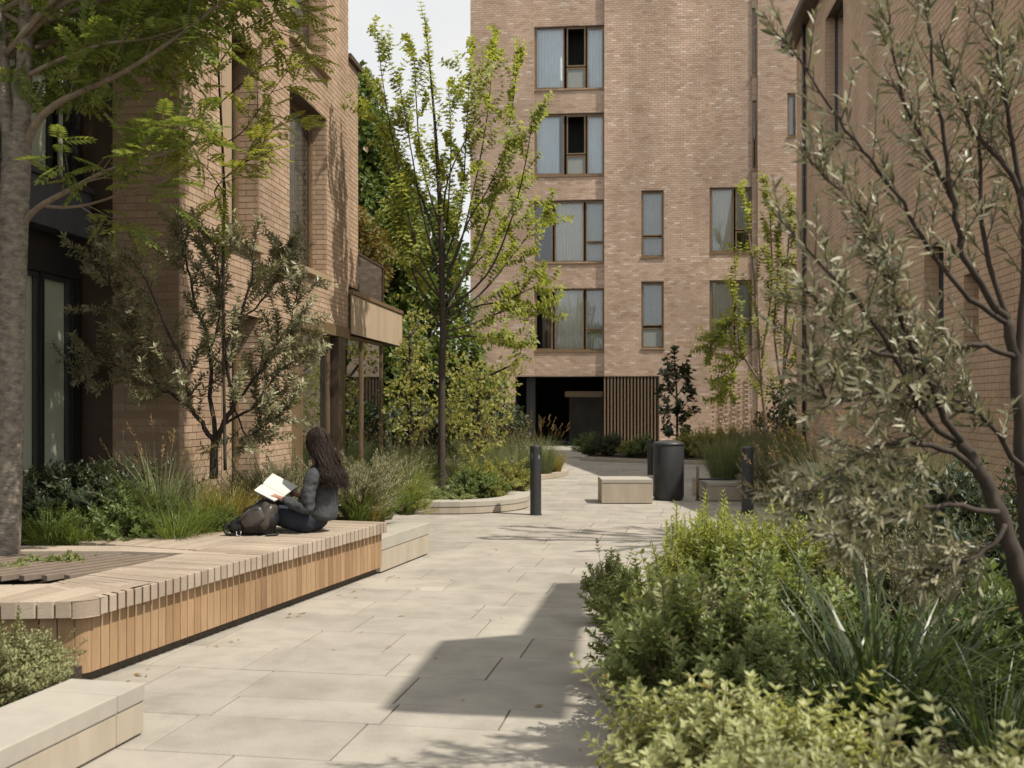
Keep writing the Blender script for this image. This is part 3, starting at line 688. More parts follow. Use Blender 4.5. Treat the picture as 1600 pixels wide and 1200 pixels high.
# pale edging board behind the grate
ed = [G(-60, 853, TOP), G(192, 853, TOP), G(352, 864, TOP), G(352, 866.5, TOP), G(190, 861.5, TOP), G(-60, 861.5, TOP)]
m = MB(); m.prism([(p.x, p.y) for p in ed][::-1], TOP-.08, TOP+.001); m.build('edging_board', 'board_wood', BN)
# tree grate: dark bars
TG = thing('tree_grate', 'dark slatted tree grate let into the deck round the trunk', 'grate', (BA.x-.6, BA.y+1.2, .4))
t0, t1 = G(-70, 862.5, TOP), G(352, 866.5, TOP); t2 = G(150, 897, TOP); t3 = G(-70, 899, TOP)
gp = [(p.x, p.y) for p in (t0, t1, t2, t3)]
m = MB(); m.prism(gp[::-1], .30, .36); m.build('pan', 'soil', TG)
dirg = (t1-t2).normalized(); ng = Vector((-dirg.y, dirg.x, 0))
for k in range(24):
    o0 = t2+ng*(k*.115+.04)
    # clip the bar to the grate's outline
    ts = []
    for i in range(4):
        pA, pB = Vector((*gp[i], 0)), Vector((*gp[(i+1) % 4], 0)); e_ = pB-pA
        den = dirg.x*e_.y-dirg.y*e_.x
        if abs(den) < 1e-9: continue
        w = pA-Vector((o0.x, o0.y, 0)); t = (w.x*e_.y-w.y*e_.x)/den; u = (w.x*dirg.y-w.y*dirg.x)/den
        if 0 <= u <= 1: ts.append(t)
    if len(ts) < 2 or max(ts)-min(ts) < .1: continue
    a, b = o0+dirg*(min(ts)+.01), o0+dirg*(max(ts)-.01); m = MB(); w = ng*.03
    m.prism([(q.x, q.y) for q in (a-w, b-w, b+w, a+w)], .45, TOP-.006); m.build('grate_bar', 'grate_wood', TG)

# raised bed behind the bench
bedL = [(p.x, p.y) for p in (G(-200, 852, .4), G(190, 851.5, .4))]+[(bk[2].x, bk[2].y), (bk[3].x, bk[3].y), ((BB-bn*.75).x, (BB-bn*.75).y), ((BB-bn*.6+bd*.9).x, (BB-bn*.6+bd*.9).y), (-2.75, 12.3), (-3.3, 15), (XF+.02, 17.4), (XF+.02, YC-.1), (XS+.1, YC-.1), (XS+.05, 7.5)]
m = MB(); m.prism(bedL, .01, .38); o = struct('raised_soil_bed', m, 'soil')
m = MB(); m.prism([(p.x, p.y) for p in (BA-bn*.5-bd*1.2+ld*1.5, BA-bd*1.4+ld*.0, BA-bd*1.1-bn*-.3, BA-bn*.0+bd*.0, BA+ld*1.6)], .004, .12); struct('front_soil_bed', m, 'soil')

# ------------------------------------------------------------------ concrete kerbs, blocks, planters
def concrete_run(name, label, cat, a, b, wid, h, cap, group=None, joint=(), nrm=None):
    """two courses of cast stone from a to b, wid deep away from nrm; joints = distances of the upright joints"""
    a, b = Vector((a.x, a.y, 0)), Vector((b.x, b.y, 0)); d = (b-a).normalized(); n = nrm or Vector((d.y, -d.x, 0)); L = (b-a).length
    T = thing(name, label, cat, (a.x, a.y, 0), group)
    cuts = [0]+list(joint)+[L]
    for i, (p, q) in enumerate(zip(cuts, cuts[1:])):
        p_ = p+(.002 if i else 0); q_ = q-(.002 if i < len(cuts)-2 else 0)
        for nm, z0, z1, ins, mt in (('base_stone', .012, h-cap-.003, .006, 'concrete_side'), ('cap_stone', h-cap, h, 0, 'concrete')):
            m = MB(); A = a+d*p_-n*ins; Bq = a+d*q_-n*ins
            m.prism([(v.x, v.y) for v in (A, Bq, Bq-n*(wid-2*ins), A-n*(wid-2*ins))][::-1] if False else [(v.x, v.y) for v in (A-n*(wid-2*ins), Bq-n*(wid-2*ins), Bq, A)][::-1], z0, z1)
            m.build(nm, mt, T, bevel=.006, seg=2)
    return T
k1 = G(226.5, 1147.5); kd = (k1-G(131, 1200)).normalized(); k0 = k1-kd*3.2
concrete_run('concrete_kerb', 'pale cast stone kerb in the bottom left corner of the picture', 'kerb', k0, k1, .40, .25, .085, joint=(1.0, 2.97), nrm=Vector((kd.y, -kd.x, 0)))
e0, e1 = BB+bd*.012-bn*.01, Vector((*G(671, 866).xy, 0))
ed_ = (e1-e0).normalized()
concrete_run('concrete_kerb', 'low cast stone block butted against the far end of the timber bench', 'kerb', e0, e1, .42, .335, .12, nrm=Vector((ed_.y, -ed_.x, 0)))
def block(name, label, cat, pxa, pxb, pyb, pyt, depth, cap, hollow=False):
    a, b = G(pxa, pyb), G(pxb, pyb); d = F*CZ/(pyb-HY); h = (pyb-pyt)/F*d
    dx = Vector((1, 0, 0)); dx = Vector((cs, sn, 0)); n = Vector((sn, -cs, 0))
    T = concrete_run(name, label, cat, a, b, depth, h, cap, nrm=n); return T, a, b, h
block('stone_block', 'freestanding pale cast stone seat block in front of the litter bin', 'stone block', 940, 1020, 787.5, 749, .75, .06)
block('stone_block', 'cast stone seat wall half hidden by plants left of the slender tree trunk', 'seat', 637, 686, 760, 728, .5, .06)
T, a, b, h = block('concrete_planter', 'low cast stone planter with green grass, behind the right bollard', 'planter', 1105, 1240, 783.5, 754, 1.5, .06)
# low planter with rounded corner in front of the slender tree
PLc = CL(-.55, 17.2)
def ring_path(o, z=0):
    pts = []; W = .62; R_ = .95-o
    pts.append(CL(-2.6, 15.62+o)); c = CL(-.62, 15.62+.95)
    for k in range(13):
        a_ = -math.pi/2+math.pi*.62*k/12; q = CL(-.62+(R_)*math.cos(a_)*0.92, 15.62+.95+(R_)*math.sin(a_)); pts.append(q)
    pts.append(CL(-.95+(-o)*.6, 17.75-o)); pts.append(CL(-1.7, 18.3-o))
    return pts
# outline starts at the left behind the grass and curls back round the tree
KP = thing('curved_planter', 'low curved cast stone planter edge round the slender tree in the middle', 'planter', CL(-1.2, 15.7))
def curve(o):
    pts = [CL(-2.7, 15.62+o), CL(-1.6, 15.62+o), CL(-1.05, 15.62+o)]
    R_ = 1.25-o; cx_, cy_ = -.98, 15.62+1.25
    for k in range(1, 15):
        a_ = -math.pi/2+math.radians(150)*k/14; pts.append(CL(cx_+R_*math.cos(a_), cy_+R_*math.sin(a_)))
    pts.append(CL(cx_+R_*math.cos(math.radians(60))-1.2, cy_+R_*math.sin(math.radians(60))+.6)); return pts
po, pi_ = curve(0), curve(.36); cutk = [(0, 2), (2, 8), (8, 13), (13, len(po)-1)]
for (i0, i1) in cutk:
    for nm, z0, z1, o_, mt in (('base_stone', .01, .105, .008, 'concrete_side'), ('cap_stone', .108, .185, 0, 'concrete')):
        qo, qi = curve(o_), curve(.36-o_); m = MB()
        sh = .003
        m.prism([(p.x, p.y) for p in qo[i0:i1+1]]+[(p.x, p.y) for p in qi[i0:i1+1]][::-1], z0, z1); m.build(nm, mt, KP, bevel=.006)
m = MB(); m.prism([(p.x, p.y) for p in curve(.362)], .01, .13); struct('planter_soil', m, 'soil')
# far beds
def low_bed(poly, label, kerb=.1):
    T = thing('bed_kerb', label, 'kerb', (poly[0].x, poly[0].y, 0))
    c = sum((Vector((p.x, p.y, 0)) for p in poly), Vector())/len(poly)
    for i in range(len(poly)):
        a, b = poly[i], poly[(i+1) % len(poly)]
        ai, bi = a+(c-a).normalized()*.16, b+(c-b).normalized()*.16
        m = MB(); m.prism([(q.x, q.y) for q in (a, b, bi, ai)], .004, kerb); m.build('kerb_stone', 'concrete_side', T, bevel=.004, seg=1)
    m = MB(); m.prism([(p.x+(c-p).normalized().x*.17, p.y+(c-p).normalized().y*.17) for p in poly], .005, kerb-.02); o = m.build('planting_soil', 'soil', None); o['kind'] = 'structure'
low_bed([CL(-4.2, 18.8), CL(-1.5, 19.2), CL(.6, 22.6), CL(1.18, 23.9), CL(1.28, 24.6), CL(1.0, 25.5), CL(.1, 27.5), CL(-3, 30), CL(-5.2, 29)], 'low pale kerb round the grass bed left of the dark entrance')
low_bed([CL(1.9, 30.5), CL(3.2, 29.2), CL(5.2, 28.3), CL(6.5, 28.2), CL(6.8, 38), CL(3.4, 38.5)], 'low brown kerb of the planting bed in front of the slatted entrance screen')

# ------------------------------------------------------------------ bollards, bin, rail
def bollard(px, base, top, wpx, label, window_side):
    d = F*CZ/(base-HY); p = G(px, base); h = (base-top)/F*d; r = wpx/2/F*d
    T = thing('bollard', label, 'bollard', (p.x, p.y, 0), 'dark metal bollard lights')
    c = (p.x, p.y, 0)
    m = MB(); m.lathe([(r+.012, 0), (r+.012, .012), (r, .014), (r, h*.80)], c, 28); m.build('post', 'metal_dark', T, smooth=False)
    m = MB(); m.lathe([(r*.72, h*.80), (r*.72, h*.885)], c, 24); m.build('lamp_lens', 'panel_grey', T)
    m = MB(); m.lathe([(r, h*.885), (r, h*.97), (r*.93, h*.985), (r*.5, h)], c, 28); m.build('cap', 'metal_dark', T)
    for k in range(3):
        a_ = window_side+k*2*math.pi/3; m = MB()
        w = .36
        q = [(p.x+r*rr*math.cos(a_+s), p.y+r*rr*math.sin(a_+s)) for rr, s in ((.99, -w*1.5), (.99, -w*.5), (.99, w*.5), (.99, w*1.5), (.75, w*1.5), (.75, -w*1.5))]
        m.prism(q, h*.80-.002, h*.886); m.build('louvre', 'metal_dark', T)
    for pl in T.children:
        pass
    return T
bollard(837, 804.5, 695, 17.5, 'dark metal bollard light beside the curved planter', .6)
bollard(1168, 803, 697.5, 19, 'dark metal bollard light in front of the low planter at right', .9)
bollard(1016, 742, 686.5, 9, 'dark metal bollard far off, half hidden behind the litter bin', .3)
p = G(1044.5, 781); d = F*CZ/151; r = 24.3/F*d
T = thing('litter_bin', 'round charcoal metal litter bin with shallow domed lid beside the stone block', 'bin', (p.x, p.y, 0)); c = (p.x, p.y, 0)
m = MB(); m.lathe([(r*.93, .02), (r*.93, .05), (r*.985, .052), (r*.985, .90)], c, 48); m.build('body', 'metal_dark', T, smooth=True, bevel=.003)
m = MB(); m.lathe([(r*.86, .0), (r*.86, .02)], c, 32); m.build('foot', 'metal_black', T)
m = MB(); m.lathe([(r*1.0, .902), (r*1.005, .925), (r*.985, .945), (r*.6, .975), (r*.2, .992), (.01, .995)], c, 48); m.build('lid', 'metal_dark', T, smooth=True)
m = MB(); m.box(-r*.99-.001, -r*.99+.012, -.004, .004, .06, .89, Matrix.Translation(c)@Matrix.Rotation(.9, 4, 'Z')); m.build('door_seam', 'metal_black', T)
d = 17.9; pA = G(1090, 782)
T = thing('low_rail', 'short bronze metal rail post with side bar between bin and planter', 'rail', (pA.x, pA.y, 0))
m = MB(); m.tube([(pA.x, pA.y, 0), (pA.x, pA.y, .56)], .022, 12); m.build('post', 'bronze', T, smooth=True)
m = MB(); q = pA+Vector((cs, sn, 0))*.62; m.tube([(pA.x, pA.y, .35), (q.x, q.y, .35)], .014, 10); m.build('bar', 'metal_dark', T, smooth=True)
m = MB(); m.lathe([(.045, 0.001), (.045, .012), (.022, .016)], (pA.x, pA.y, 0), 16); m.build('base_plate', 'bronze_dark', T)
# unseen canopy added at right, roof outlined to cast the stepped paving shadow
hC = 6.6; sx, sy = -sdir.x/sdir.z*hC, -sdir.y/sdir.z*hC
CN = thing('added_canopy', 'added flat canopy on slim posts, out of view, casting the stepped shadow on the paving', 'canopy', (3.2, 5, 0))
m = MB(); x1 = -.28-sx
m.prism([(x-sx, y-sy) for x, y in ((-1.16, 5.55), (-.28, 5.5), (-.28, 9.66), (-.5, 9.62), (-.62, 7.45), (-1.12, 7.2))], hC, hC+.16); m.build('roof', 'metal_dark', CN)
for y in (5.8, 9.3):
    m = MB(); m.tube([(x1-.06, y-sy, 0), (x1-.06, y-sy, hC)], .035, 10); m.build('post', 'metal_dark', CN)

# fallen leaves and grit along the planting
lr = random.Random(77); lm_ = MB()
def litter(p, n, spread):
    for _ in range(n):
        c = Vector((p.x+lr.gauss(0, spread), p.y+lr.gauss(0, spread*1.4), 0))
        if inside(c, bedR) or c.x < -2.1-.12*(10-c.y)*.0 and inside(c, [(BA.x-3, BA.y-.2), (BA.x+.1, BA.y-.1), (BB.x+.1, BB.y), (BB.x-2, BB.y+2)]): continue
        a = lr.uniform(0, 6.28); L = lr.uniform(.012, .035); w = L*lr.uniform(.25, .45); d = Vector((math.cos(a), math.sin(a), 0)); e = Vector((-d.y, d.x, 0)); z = lr.uniform(.003, .007)
        lm_.v += [tuple(c-d*L+Vector((0, 0, z))), tuple(c+e*w+Vector((0, 0, z+.004))), tuple(c+d*L+Vector((0, 0, z+.002))), tuple(c-e*w+Vector((0, 0, z+.003)))]; n0 = len(lm_.v)-4; lm_.f.append((n0, n0+1, n0+2, n0+3))
for yy in (4.4, 5, 5.7, 6.4, 7.2, 8, 9, 10): litter(Vector((-.05+.03*(yy-4), yy, 0)), 13, .22)
for tt in (.3, 1.2, 2.2, 3.2, 4.0): litter(BA+bd*tt+bn*.14, 7, .07)
litter(Vector((-1.0, 7.5, 0)), 16, 1.1); litter(Vector((-.8, 13, 0)), 14, 1.2)
lo = lm_.build('leaf_litter', 'grass_straw'); tag(lo, 'scattered dry leaves on the paving along the beds', 'leaf litter', kind='stuff')

# ------------------------------------------------------------------ plants: leaf templates and generators
def unit(a): return a/np.maximum(np.linalg.norm(a, axis=-1, keepdims=True), 1e-9)
def tpl_diamond(w=.22, fold=.05):
    v = np.array([(0,0,0), (.45,w,fold), (1,0,-.06), (.45,-w,fold)]); f = np.array([(0,2,1), (0,3,2)]); return v, f
def tpl_lance(w=.14, fold=.035, droop=.12):
    v = np.array([(0,0,0), (.3,w,fold), (.3,0,0), (.3,-w,fold), (.68,w*.8,fold-droop*.45), (.68,0,-droop*.45), (.68,-w*.8,fold-droop*.45), (1,0,-droop)])
    f = np.array([(0,2,1), (0,3,2), (1,2,5), (1,5,4), (2,3,6), (2,6,5), (4,5,7), (5,6,7)]); return v, f
def tpl_pinnate(pairs=6, ll=.30, lw=.075):
    V = []; Fc = []
    def leaflet(p, ang, L, w, dz):
        n = len(V); ca, sa = math.cos(ang), math.sin(ang)
        for (x, y, z) in ((0,0,0), (.45,w,.02), (1,0,dz), (.45,-w,.02)): V.append((p[0]+(x*ca-y*sa)*L, p[1]+(x*sa+y*ca)*L, p[2]+z*L))
        Fc.extend([(n, n+2, n+1), (n, n+3, n+2)])
    for i in range(pairs):
        t = .22+.70*i/(pairs-1); s = math.sin(math.pi*(.25+.6*i/(pairs-1))); z = -.18*t*t
        for sg in (1, -1): leaflet((t, 0, z), sg*math.radians(62-14*i/pairs), ll*(.7+.3*s), lw/ll*1.0, -.22)
    leaflet((.95, 0, -.17), 0, ll*.85, lw/ll, -.2)
    n = len(V); V.extend([(0, .006, 0), (.97, .003, -.17), (.97, -.003, -.17), (0, -.006, 0)]); Fc.extend([(n, n+1, n+2), (n, n+2, n+3)])
    return np.array(V), np.array(Fc)
TP = {'diamond': tpl_diamond(), 'wide': tpl_diamond(.34, .08), 'narrow': tpl_diamond(.12, .03), 'lance': tpl_lance(), 'narrow18': tpl_diamond(.17, .04), 'lance_wide': tpl_lance(.21, .05, .15), 'olive': tpl_lance(.105, .02, .08), 'pinnate': tpl_pinnate()}
class Leaves:
    def __init__(s): s.p = []; s.a = []; s.n = []; s.s = []
    def add(s, p, a, n, sz): s.p.append(tuple(p)); s.a.append(tuple(a)); s.n.append(tuple(n)); s.s.append(sz)
    def addn(s, p, a, n, sz): s.p.extend(map(tuple, p)); s.a.extend(map(tuple, a)); s.n.extend(map(tuple, n)); s.s.extend(list(sz))
    def frames(s):
        a = unit(np.array(s.a)); n = np.array(s.n); n = n-a*(a*n).sum(-1, keepdims=True); n = unit(n); y = np.cross(n, a)
        return np.array(s.p), np.stack([a, y, n], -1), np.array(s.s)
    def mesh(s, name, tpl, sel=None):
        tv, tf = TP[tpl]; p, R, sz = s.frames()
        if sel is not None: p, R, sz = p[sel], R[sel], sz[sel]
        v = np.einsum('nij,kj->nki', R, tv)*sz[:, None, None]+p[:, None]
        f = tf[None]+(np.arange(len(p))*len(tv))[:, None, None]
        return np_mesh(name, v.reshape(-1, 3), f.reshape(-1, tf.shape[1]))
def rvec(r): return Vector((r.gauss(0, 1), r.gauss(0, 1), r.gauss(0, 1))).normalized()
def whorl(L, r, p, ax, k, size, up=.55, jit=.35, spread=1.0):
    ax = ax.normalized(); o = ax.orthogonal().normalized(); w = ax.cross(o); ph = r.uniform(0, 6.28)
    for i in range(k):
        a = ph+2.4*i+r.gauss(0, jit); rad = o*math.cos(a)+w*math.sin(a)
        d = (rad*spread+ax*up+rvec(r)*.18).normalized()
        L.add(p+rad*.004, d, (ax-d*ax.dot(d))+rvec(r)*.25, size*r.uniform(.55, 1.28))

def make_shrub(R, H, tips, lpt, size, tpl, leafmat, seed, stemmat='twig_green', up=.55, nodes=4, stem_r=.004, flat=1.0, fill=.45, name='shrub', top_bias=.4):
    r = random.Random(seed); L = Leaves(); st = MB()
    lobes = [(r.uniform(0, 6.28), r.uniform(.75, 1.18)) for _ in range(7)]
    for i in range(tips):
        az = r.uniform(0, 2*math.pi); el = math.asin(min(1, max(.02, r.random()**(1-top_bias)*1.0)))
        k = 1-fill*r.random()**2.2
        lob = 1+.16*math.sin(az*3+lobes[0][0])+.10*math.sin(az*5+lobes[1][0])+.10*math.sin(el*6+lobes[2][0])
        k *= lob*r.uniform(.84, 1.12)*(1.28 if r.random() < .06 else 1)
        tip = Vector((math.cos(az)*math.cos(el)*R*k, math.sin(az)*math.cos(el)*R*k, H*(.12+.88*math.sin(el)*k)))
        b0 = Vector((tip.x*.18+r.gauss(0, .02), tip.y*.18+r.gauss(0, .02), 0)); mid = Vector((tip.x*.55, tip.y*.55, tip.z*.62))+rvec(r)*.03
        pts = [b0, mid, tip]; st.tube(pts, [stem_r*1.6, stem_r, stem_r*.5], 3, cap=False)
        ax = (tip-mid).normalized()+Vector((0, 0, .35)); seglen = min(.5, 2.2*size*nodes*.28/max((tip-mid).length, .01))
        for j in range(nodes):
            t = j/max(1, nodes-1); p = tip-(tip-mid)*seglen*(1-t)
            whorl(L, r, p, ax, max(2, int(lpt/nodes)), size*(1-.25*t if t > .8 else 1), up+.5*t)
    T = bpy.data.objects.new(name, None); C.objects.link(T)
    put('foliage', L.mesh('foliage', tpl), leafmat, T); st.build('stems', stemmat, T)
    return T
def make_grass(n, H, R, w, leafmat, seed, arch=1.0, spread=.9, name='grass_clump', seg=5, heads=0, headmat='grass_straw', upright=.25):
    r = np.random.default_rng(seed)
    def blades(n, H, w, arch, spread, lo=.55):
        az = r.uniform(0, 2*np.pi, n); br = R*np.sqrt(r.random(n))*.5; L = H*r.uniform(lo, 1.15, n)
        lean = np.abs(r.normal(upright, .25, n))*spread; curv = arch*r.uniform(.3, 1.5, n)
        t = np.linspace(0, 1, seg+1); ang = lean[:, None]+curv[:, None]*t[None]**1.6
        ds = L[:, None]/seg; rad = np.concatenate([np.zeros((n, 1)), np.cumsum(np.sin((ang[:, 1:]+ang[:, :-1])/2)*ds, 1)], 1)
        z = np.concatenate([np.zeros((n, 1)), np.cumsum(np.cos((ang[:, 1:]+ang[:, :-1])/2)*ds, 1)], 1)
        a2 = az+r.normal(0, .5, n); x = (br*np.cos(a2))[:, None]+rad*np.cos(az)[:, None]; y = (br*np.sin(a2))[:, None]+rad*np.sin(az)[:, None]
        tw = az+np.pi/2+r.normal(0, .5, n); ww = w*r.uniform(.6, 1.2, n)[:, None]*np.clip(1.15-t[None]**1.8, .04, 1)*np.minimum(1, .55+t[None]*2)
        dx = np.cos(tw)[:, None]*ww/2; dy = np.sin(tw)[:, None]*ww/2
        v = np.stack([np.stack([x-dx, y-dy, z], -1), np.stack([x+dx, y+dy, z], -1)], 2)
        f0 = np.array([(2*i, 2*i+1, 2*i+3, 2*i+2) for i in range(seg)]); f = f0[None]+(np.arange(n)*2*(seg+1))[:, None, None]
        return v.reshape(-1, 3), f.reshape(-1, 4), np.stack([x[:, -1], y[:, -1], z[:, -1]], -1), np.stack([x[:, -1]-x[:, -2], y[:, -1]-y[:, -2], z[:, -1]-z[:, -2]], -1)
    T = bpy.data.objects.new(name, None); C.objects.link(T)
    v, f, _, _ = blades(n, H, w, arch, spread); put('blades', np_mesh('blades', v, f), leafmat, T)
    if heads:
        v, f, tip, dr = blades(heads, H*1.35, w*.45, arch*.5, spread*.8, .8); put('stalks', np_mesh('stalks', v, f), headmat, T)
        L = Leaves(); dr = unit(dr)
        for i in range(heads):
            k = 16
            for j in range(k):
                q = tip[i]-dr[i]*(.16*j/k*H); a = unit(dr[i]*.9+r.normal(0, .45, 3)); L.add(q, a, r.normal(0, 1, 3), .035*H**.5)
        put('seed_heads', L.mesh('seed_heads', 'narrow'), headmat, T, kind='stuff')
    return T
PROTO = {}
used = set()
def place(key, px, d, label, cat='shrub', z=.03, s=1.0, rot=None, group=None, sz=None, x=None):
    o = PROTO[key]; r = random.Random(hash((key, px, d)) & 0xffff if False else int(px*7+d*131))
    T = o if key not in used else copy_tree(o)
    used.add(key); q = CL((px-CX)/F*d, d, z); T.location = q
    T.rotation_euler = (0, 0, rot if rot is not None else r.uniform(0, 6.28)); T.scale = (s*r.uniform(.95, 1.05), s*r.uniform(.95, 1.05), (sz or s)*r.uniform(.96, 1.04))
    T['label'] = label; T['category'] = cat
    if group: T['group'] = group
    return T

# ---- trees
def smooth_path(pts, n=4):
    pts = [Vector(p) for p in pts]; out = []
    for i in range(len(pts)-1):
        p0, p1, p2, p3 = pts[max(i-1, 0)], pts[i], pts[i+1], pts[min(i+2, len(pts)-1)]
        for k in range(n):
            t = k/n; out.append(.5*((2*p1)+(p2-p0)*t+(2*p0-5*p1+4*p2-p3)*t*t+(3*p1-p0-3*p2+p3)*t**3))
    out.append(pts[-1]); return out
def taper(n, r0, r1, p=1.0): return [r0+(r1-r0)*(i/(n-1))**p for i in range(n)]
class Tree:
    def __init__(s, seed): s.r = random.Random(seed); s.tr = MB(); s.br = MB(); s.L = Leaves()
    def limb(s, pts, r0, r1, k=7, trunk=False, sm=4, wig=0):
        P_ = smooth_path(pts, sm)
        if wig: P_ = [P_[0]]+[p+rvec(s.r)*wig for p in P_[1:]]
        (s.tr if trunk else s.br).tube(P_, taper(len(P_), r0, r1), k); return P_
    def twigs(s, path, n, len0, len1, fn, t0=.25, t1=1.0, ang=.7, up=.35, r=.006, sub=0, k=4):
        """side shoots along a limb; fn(path) hangs leaves on each"""
        m = len(path)
        for i in range(n):
            t = t0+(t1-t0)*(i+s.r.random())/n; x = t*(m-1); j = min(int(x), m-2); p = path[j].lerp(path[j+1], x-j); d = (path[j+1]-path[j]).normalized()
            side = rvec(s.r); side = (side-d*side.dot(d)).normalized()
            q = (d*math.cos(ang)+side*math.sin(ang)+Vector((0, 0, up*s.r.random()))).normalized()
            L = s.r.uniform(len0, len1)*(1.1-.45*t); a = [p]; n_ = 4
            for e in range(n_): q = (q+rvec(s.r)*.14+Vector((0, 0, .06))).normalized(); a.append(a[-1]+q*L/n_)
            s.br.tube(a, taper(5, r, r*.35), k, cap=False)
            if sub: s.twigs(a, sub, len0*.5, len1*.5, fn, .3, 1, ang, up, r*.6, 0, 3)
            fn(a)
        # the limb's own tip
        fn(path[-5:] if m > 5 else path)
    def leaves_along(s, size, per, gap, up=.4, whorls=True, lo=.1):
        def fn(a):
            tot = sum((a[i+1]-a[i]).length for i in range(len(a)-1)); n = max(2, int(tot/gap))
            for i in range(n):
                t = lo+(1-lo)*(i+.5)/n; x = t*(len(a)-1); j = min(int(x), len(a)-2); p = a[j].lerp(a[j+1], x-j); d = (a[j+1]-a[j]).normalized()
                whorl(s.L, s.r, p, d+Vector((0, 0, .15)), per, size, up)
        return fn
    def finish(s, name, label, loc, leaf, tpl, bark, cat='tree', single=0, brbark=None, trunkname='trunk', leafname='crown'):
        T = thing(name, label, cat, loc)
        if s.tr.v: s.tr.build(trunkname, bark, T, smooth=True)
        if s.br.v: s.br.build('branches', brbark or bark, T, smooth=True)
        if single:
            p, R, sz = s.L.frames(); dd = -p[:, 0]*sn+p[:, 1]*cs; px = CX+F*(p[:, 0]*cs+p[:, 1]*sn)/np.maximum(dd, .1); py = HY-F*(p[:, 2]-CZ)/np.maximum(dd, .1)
            tip = p+R[:, :, 0]*sz[:, None]; d2 = -tip[:, 0]*sn+tip[:, 1]*cs; qx = CX+F*(tip[:, 0]*cs+tip[:, 1]*sn)/np.maximum(d2, .1); qy = HY-F*(tip[:, 2]-CZ)/np.maximum(d2, .1)
            scr = np.hypot(qx-px, qy-py)*((px > 5) & (px < 1595) & (py > 5) & (py < 1195) & (dd > .3)); idx = np.argsort(-scr)[:single]
            me0 = None; tv, tf = TP[tpl]; me0 = np_mesh('leaf', tv, tf); me0.materials.append(M[leaf])
            for i in idx:
                o = bpy.data.objects.new('leaf', me0); C.objects.link(o); o.parent = T; o.matrix_parent_inverse = Matrix.Translation(-Vector(T.location))
                mt = Matrix(R[i].tolist()).to_4x4()@Matrix.Scale(float(sz[i]), 4); mt.translation = p[i].tolist(); o.matrix_basis = mt
            sel = np.ones(len(p), bool); sel[idx] = False
            put(leafname, s.L.mesh(leafname, tpl, sel), leaf, T, kind='stuff')
        else: put(leafname, s.L.mesh(leafname, tpl), leaf, T)
        return T
    def blob(s, c, rad, n, size, shell=.55):
        """loose clump of leaves"""
        r = np.random.default_rng(s.r.randrange(1 << 30)); d = unit(r.normal(0, 1, (n, 3))); k = (shell+(1-shell)*r.random(n))**1.0*(1+.13*np.sin(d[:, 0]*6+c[0])+.13*np.sin(d[:, 1]*7+c[2]))
        p = np.array(tuple(c))+d*k[:, None]*np.array(rad); a = unit(d*.5+r.normal(0, .6, (n, 3))+np.array((0, 0, -.15))); nn = d*.7+r.normal(0, .5, (n, 3))+np.array((0, 0, .4))
        s.L.addn(p, a, nn, size*r.uniform(.6, 1.3, n))

# ------------------------------------------------------------------ trees
def pth(pts, d): return [P(p[0], p[1], p[2] if len(p) > 2 else d) for p in pts]
# ash tree at the left edge
t = Tree(21)
tr = t.limb(pth([(6, 905), (10, 800), (14, 650), (17, 500), (21, 360), (25, 270), (28, 212)], 8.1), .108, .102, 14, True, 5)
t.limb(pth([(6, 930), (7, 905), (9, 870)], 8.1), .15, .108, 14, True, 3)
fnA = lambda: None
def pin(per=1, size=.25):
    def fn(a):
        d = (a[-1]-a[-2]).normalized(); n = len(a)
        for i in range(1, n):
            for k in range(per):
                side = rvec(t.r); side.z *= .5; q = ((a[i]-a[i-1]).normalized()*.5+side*.75+Vector((0, 0, -.12))).normalized()
                t.L.add(a[i], q, Vector((0, 0, 1))+rvec(t.r)*.35, size*t.r.uniform(.75, 1.2))
        t.L.add(a[-1], d+Vector((0, 0, -.2)), Vector((0, 0, 1))+rvec(t.r)*.3, size)
    return fn
f1 = pin(1, .25)
stems = [t.limb(pth([(30, 235), (36, 150), (40, 40), (44, -120), (60, -330), (90, -560)], 8.1), .075, .02, 10, True),
         t.limb(pth([(22, 240), (8, 160), (2, 60), (-8, -120), (-30, -330), (-60, -520)], 8.15), .065, .02, 10, True)]
Bs = [[(40, 228), (58, 190), (90, 162), (130, 142), (195, 112), (270, 62), (330, 16), (390, -50)],
      [(36, 352), (58, 325), (110, 296), (165, 268), (235, 246), (310, 222)],
      [(70, 322), (100, 324), (140, 319), (200, 300), (262, 282)],
      [(38, 60), (90, 10), (150, -10), (240, -30), (330, -60)], [(40, 120), (90, 95), (160, 70), (230, 60), (300, 40)],
      [(36, 30), (60, -40), (120, -90), (220, -130)], [(5, 120), (-40, 60), (-80, 30)]]
rad = [.034, .026, .014, .03, .022, .03, .03]
for b, r0 in zip(Bs, rad):
    dd = t.r.uniform(-.25, .25); pt = [P(x, y, 8.1+(dd-.5)*i/len(b)) for i, (x, y) in enumerate(b)]
    path = t.limb(pt, r0, .006, 7)
    t.twigs(path, 11 if r0 > .02 else 6, .35, .75, f1, .32, 1, .75, .2, .006)
rr = random.Random(5)
for i in range(30):                                       # rest of the crown, above and around
    st = stems[i % 2]; j = rr.randrange(6, len(st)-1); p = st[j]; az = rr.uniform(0, 6.28); L = rr.uniform(1.3, 2.6)
    if i % 2: az = rr.uniform(-.5, 1.6)
    q = Vector((math.cos(az), math.sin(az), .45)); path = t.limb([p, p+q*L*.4+rvec(rr)*.1, p+q*L*.8+rvec(rr)*.15, p+q*L+Vector((0, 0, .1))], .028, .005, 5)
    t.twigs(path, 9, .4, .8, pin(2, .26), .3, 1, .75, .2, .006)
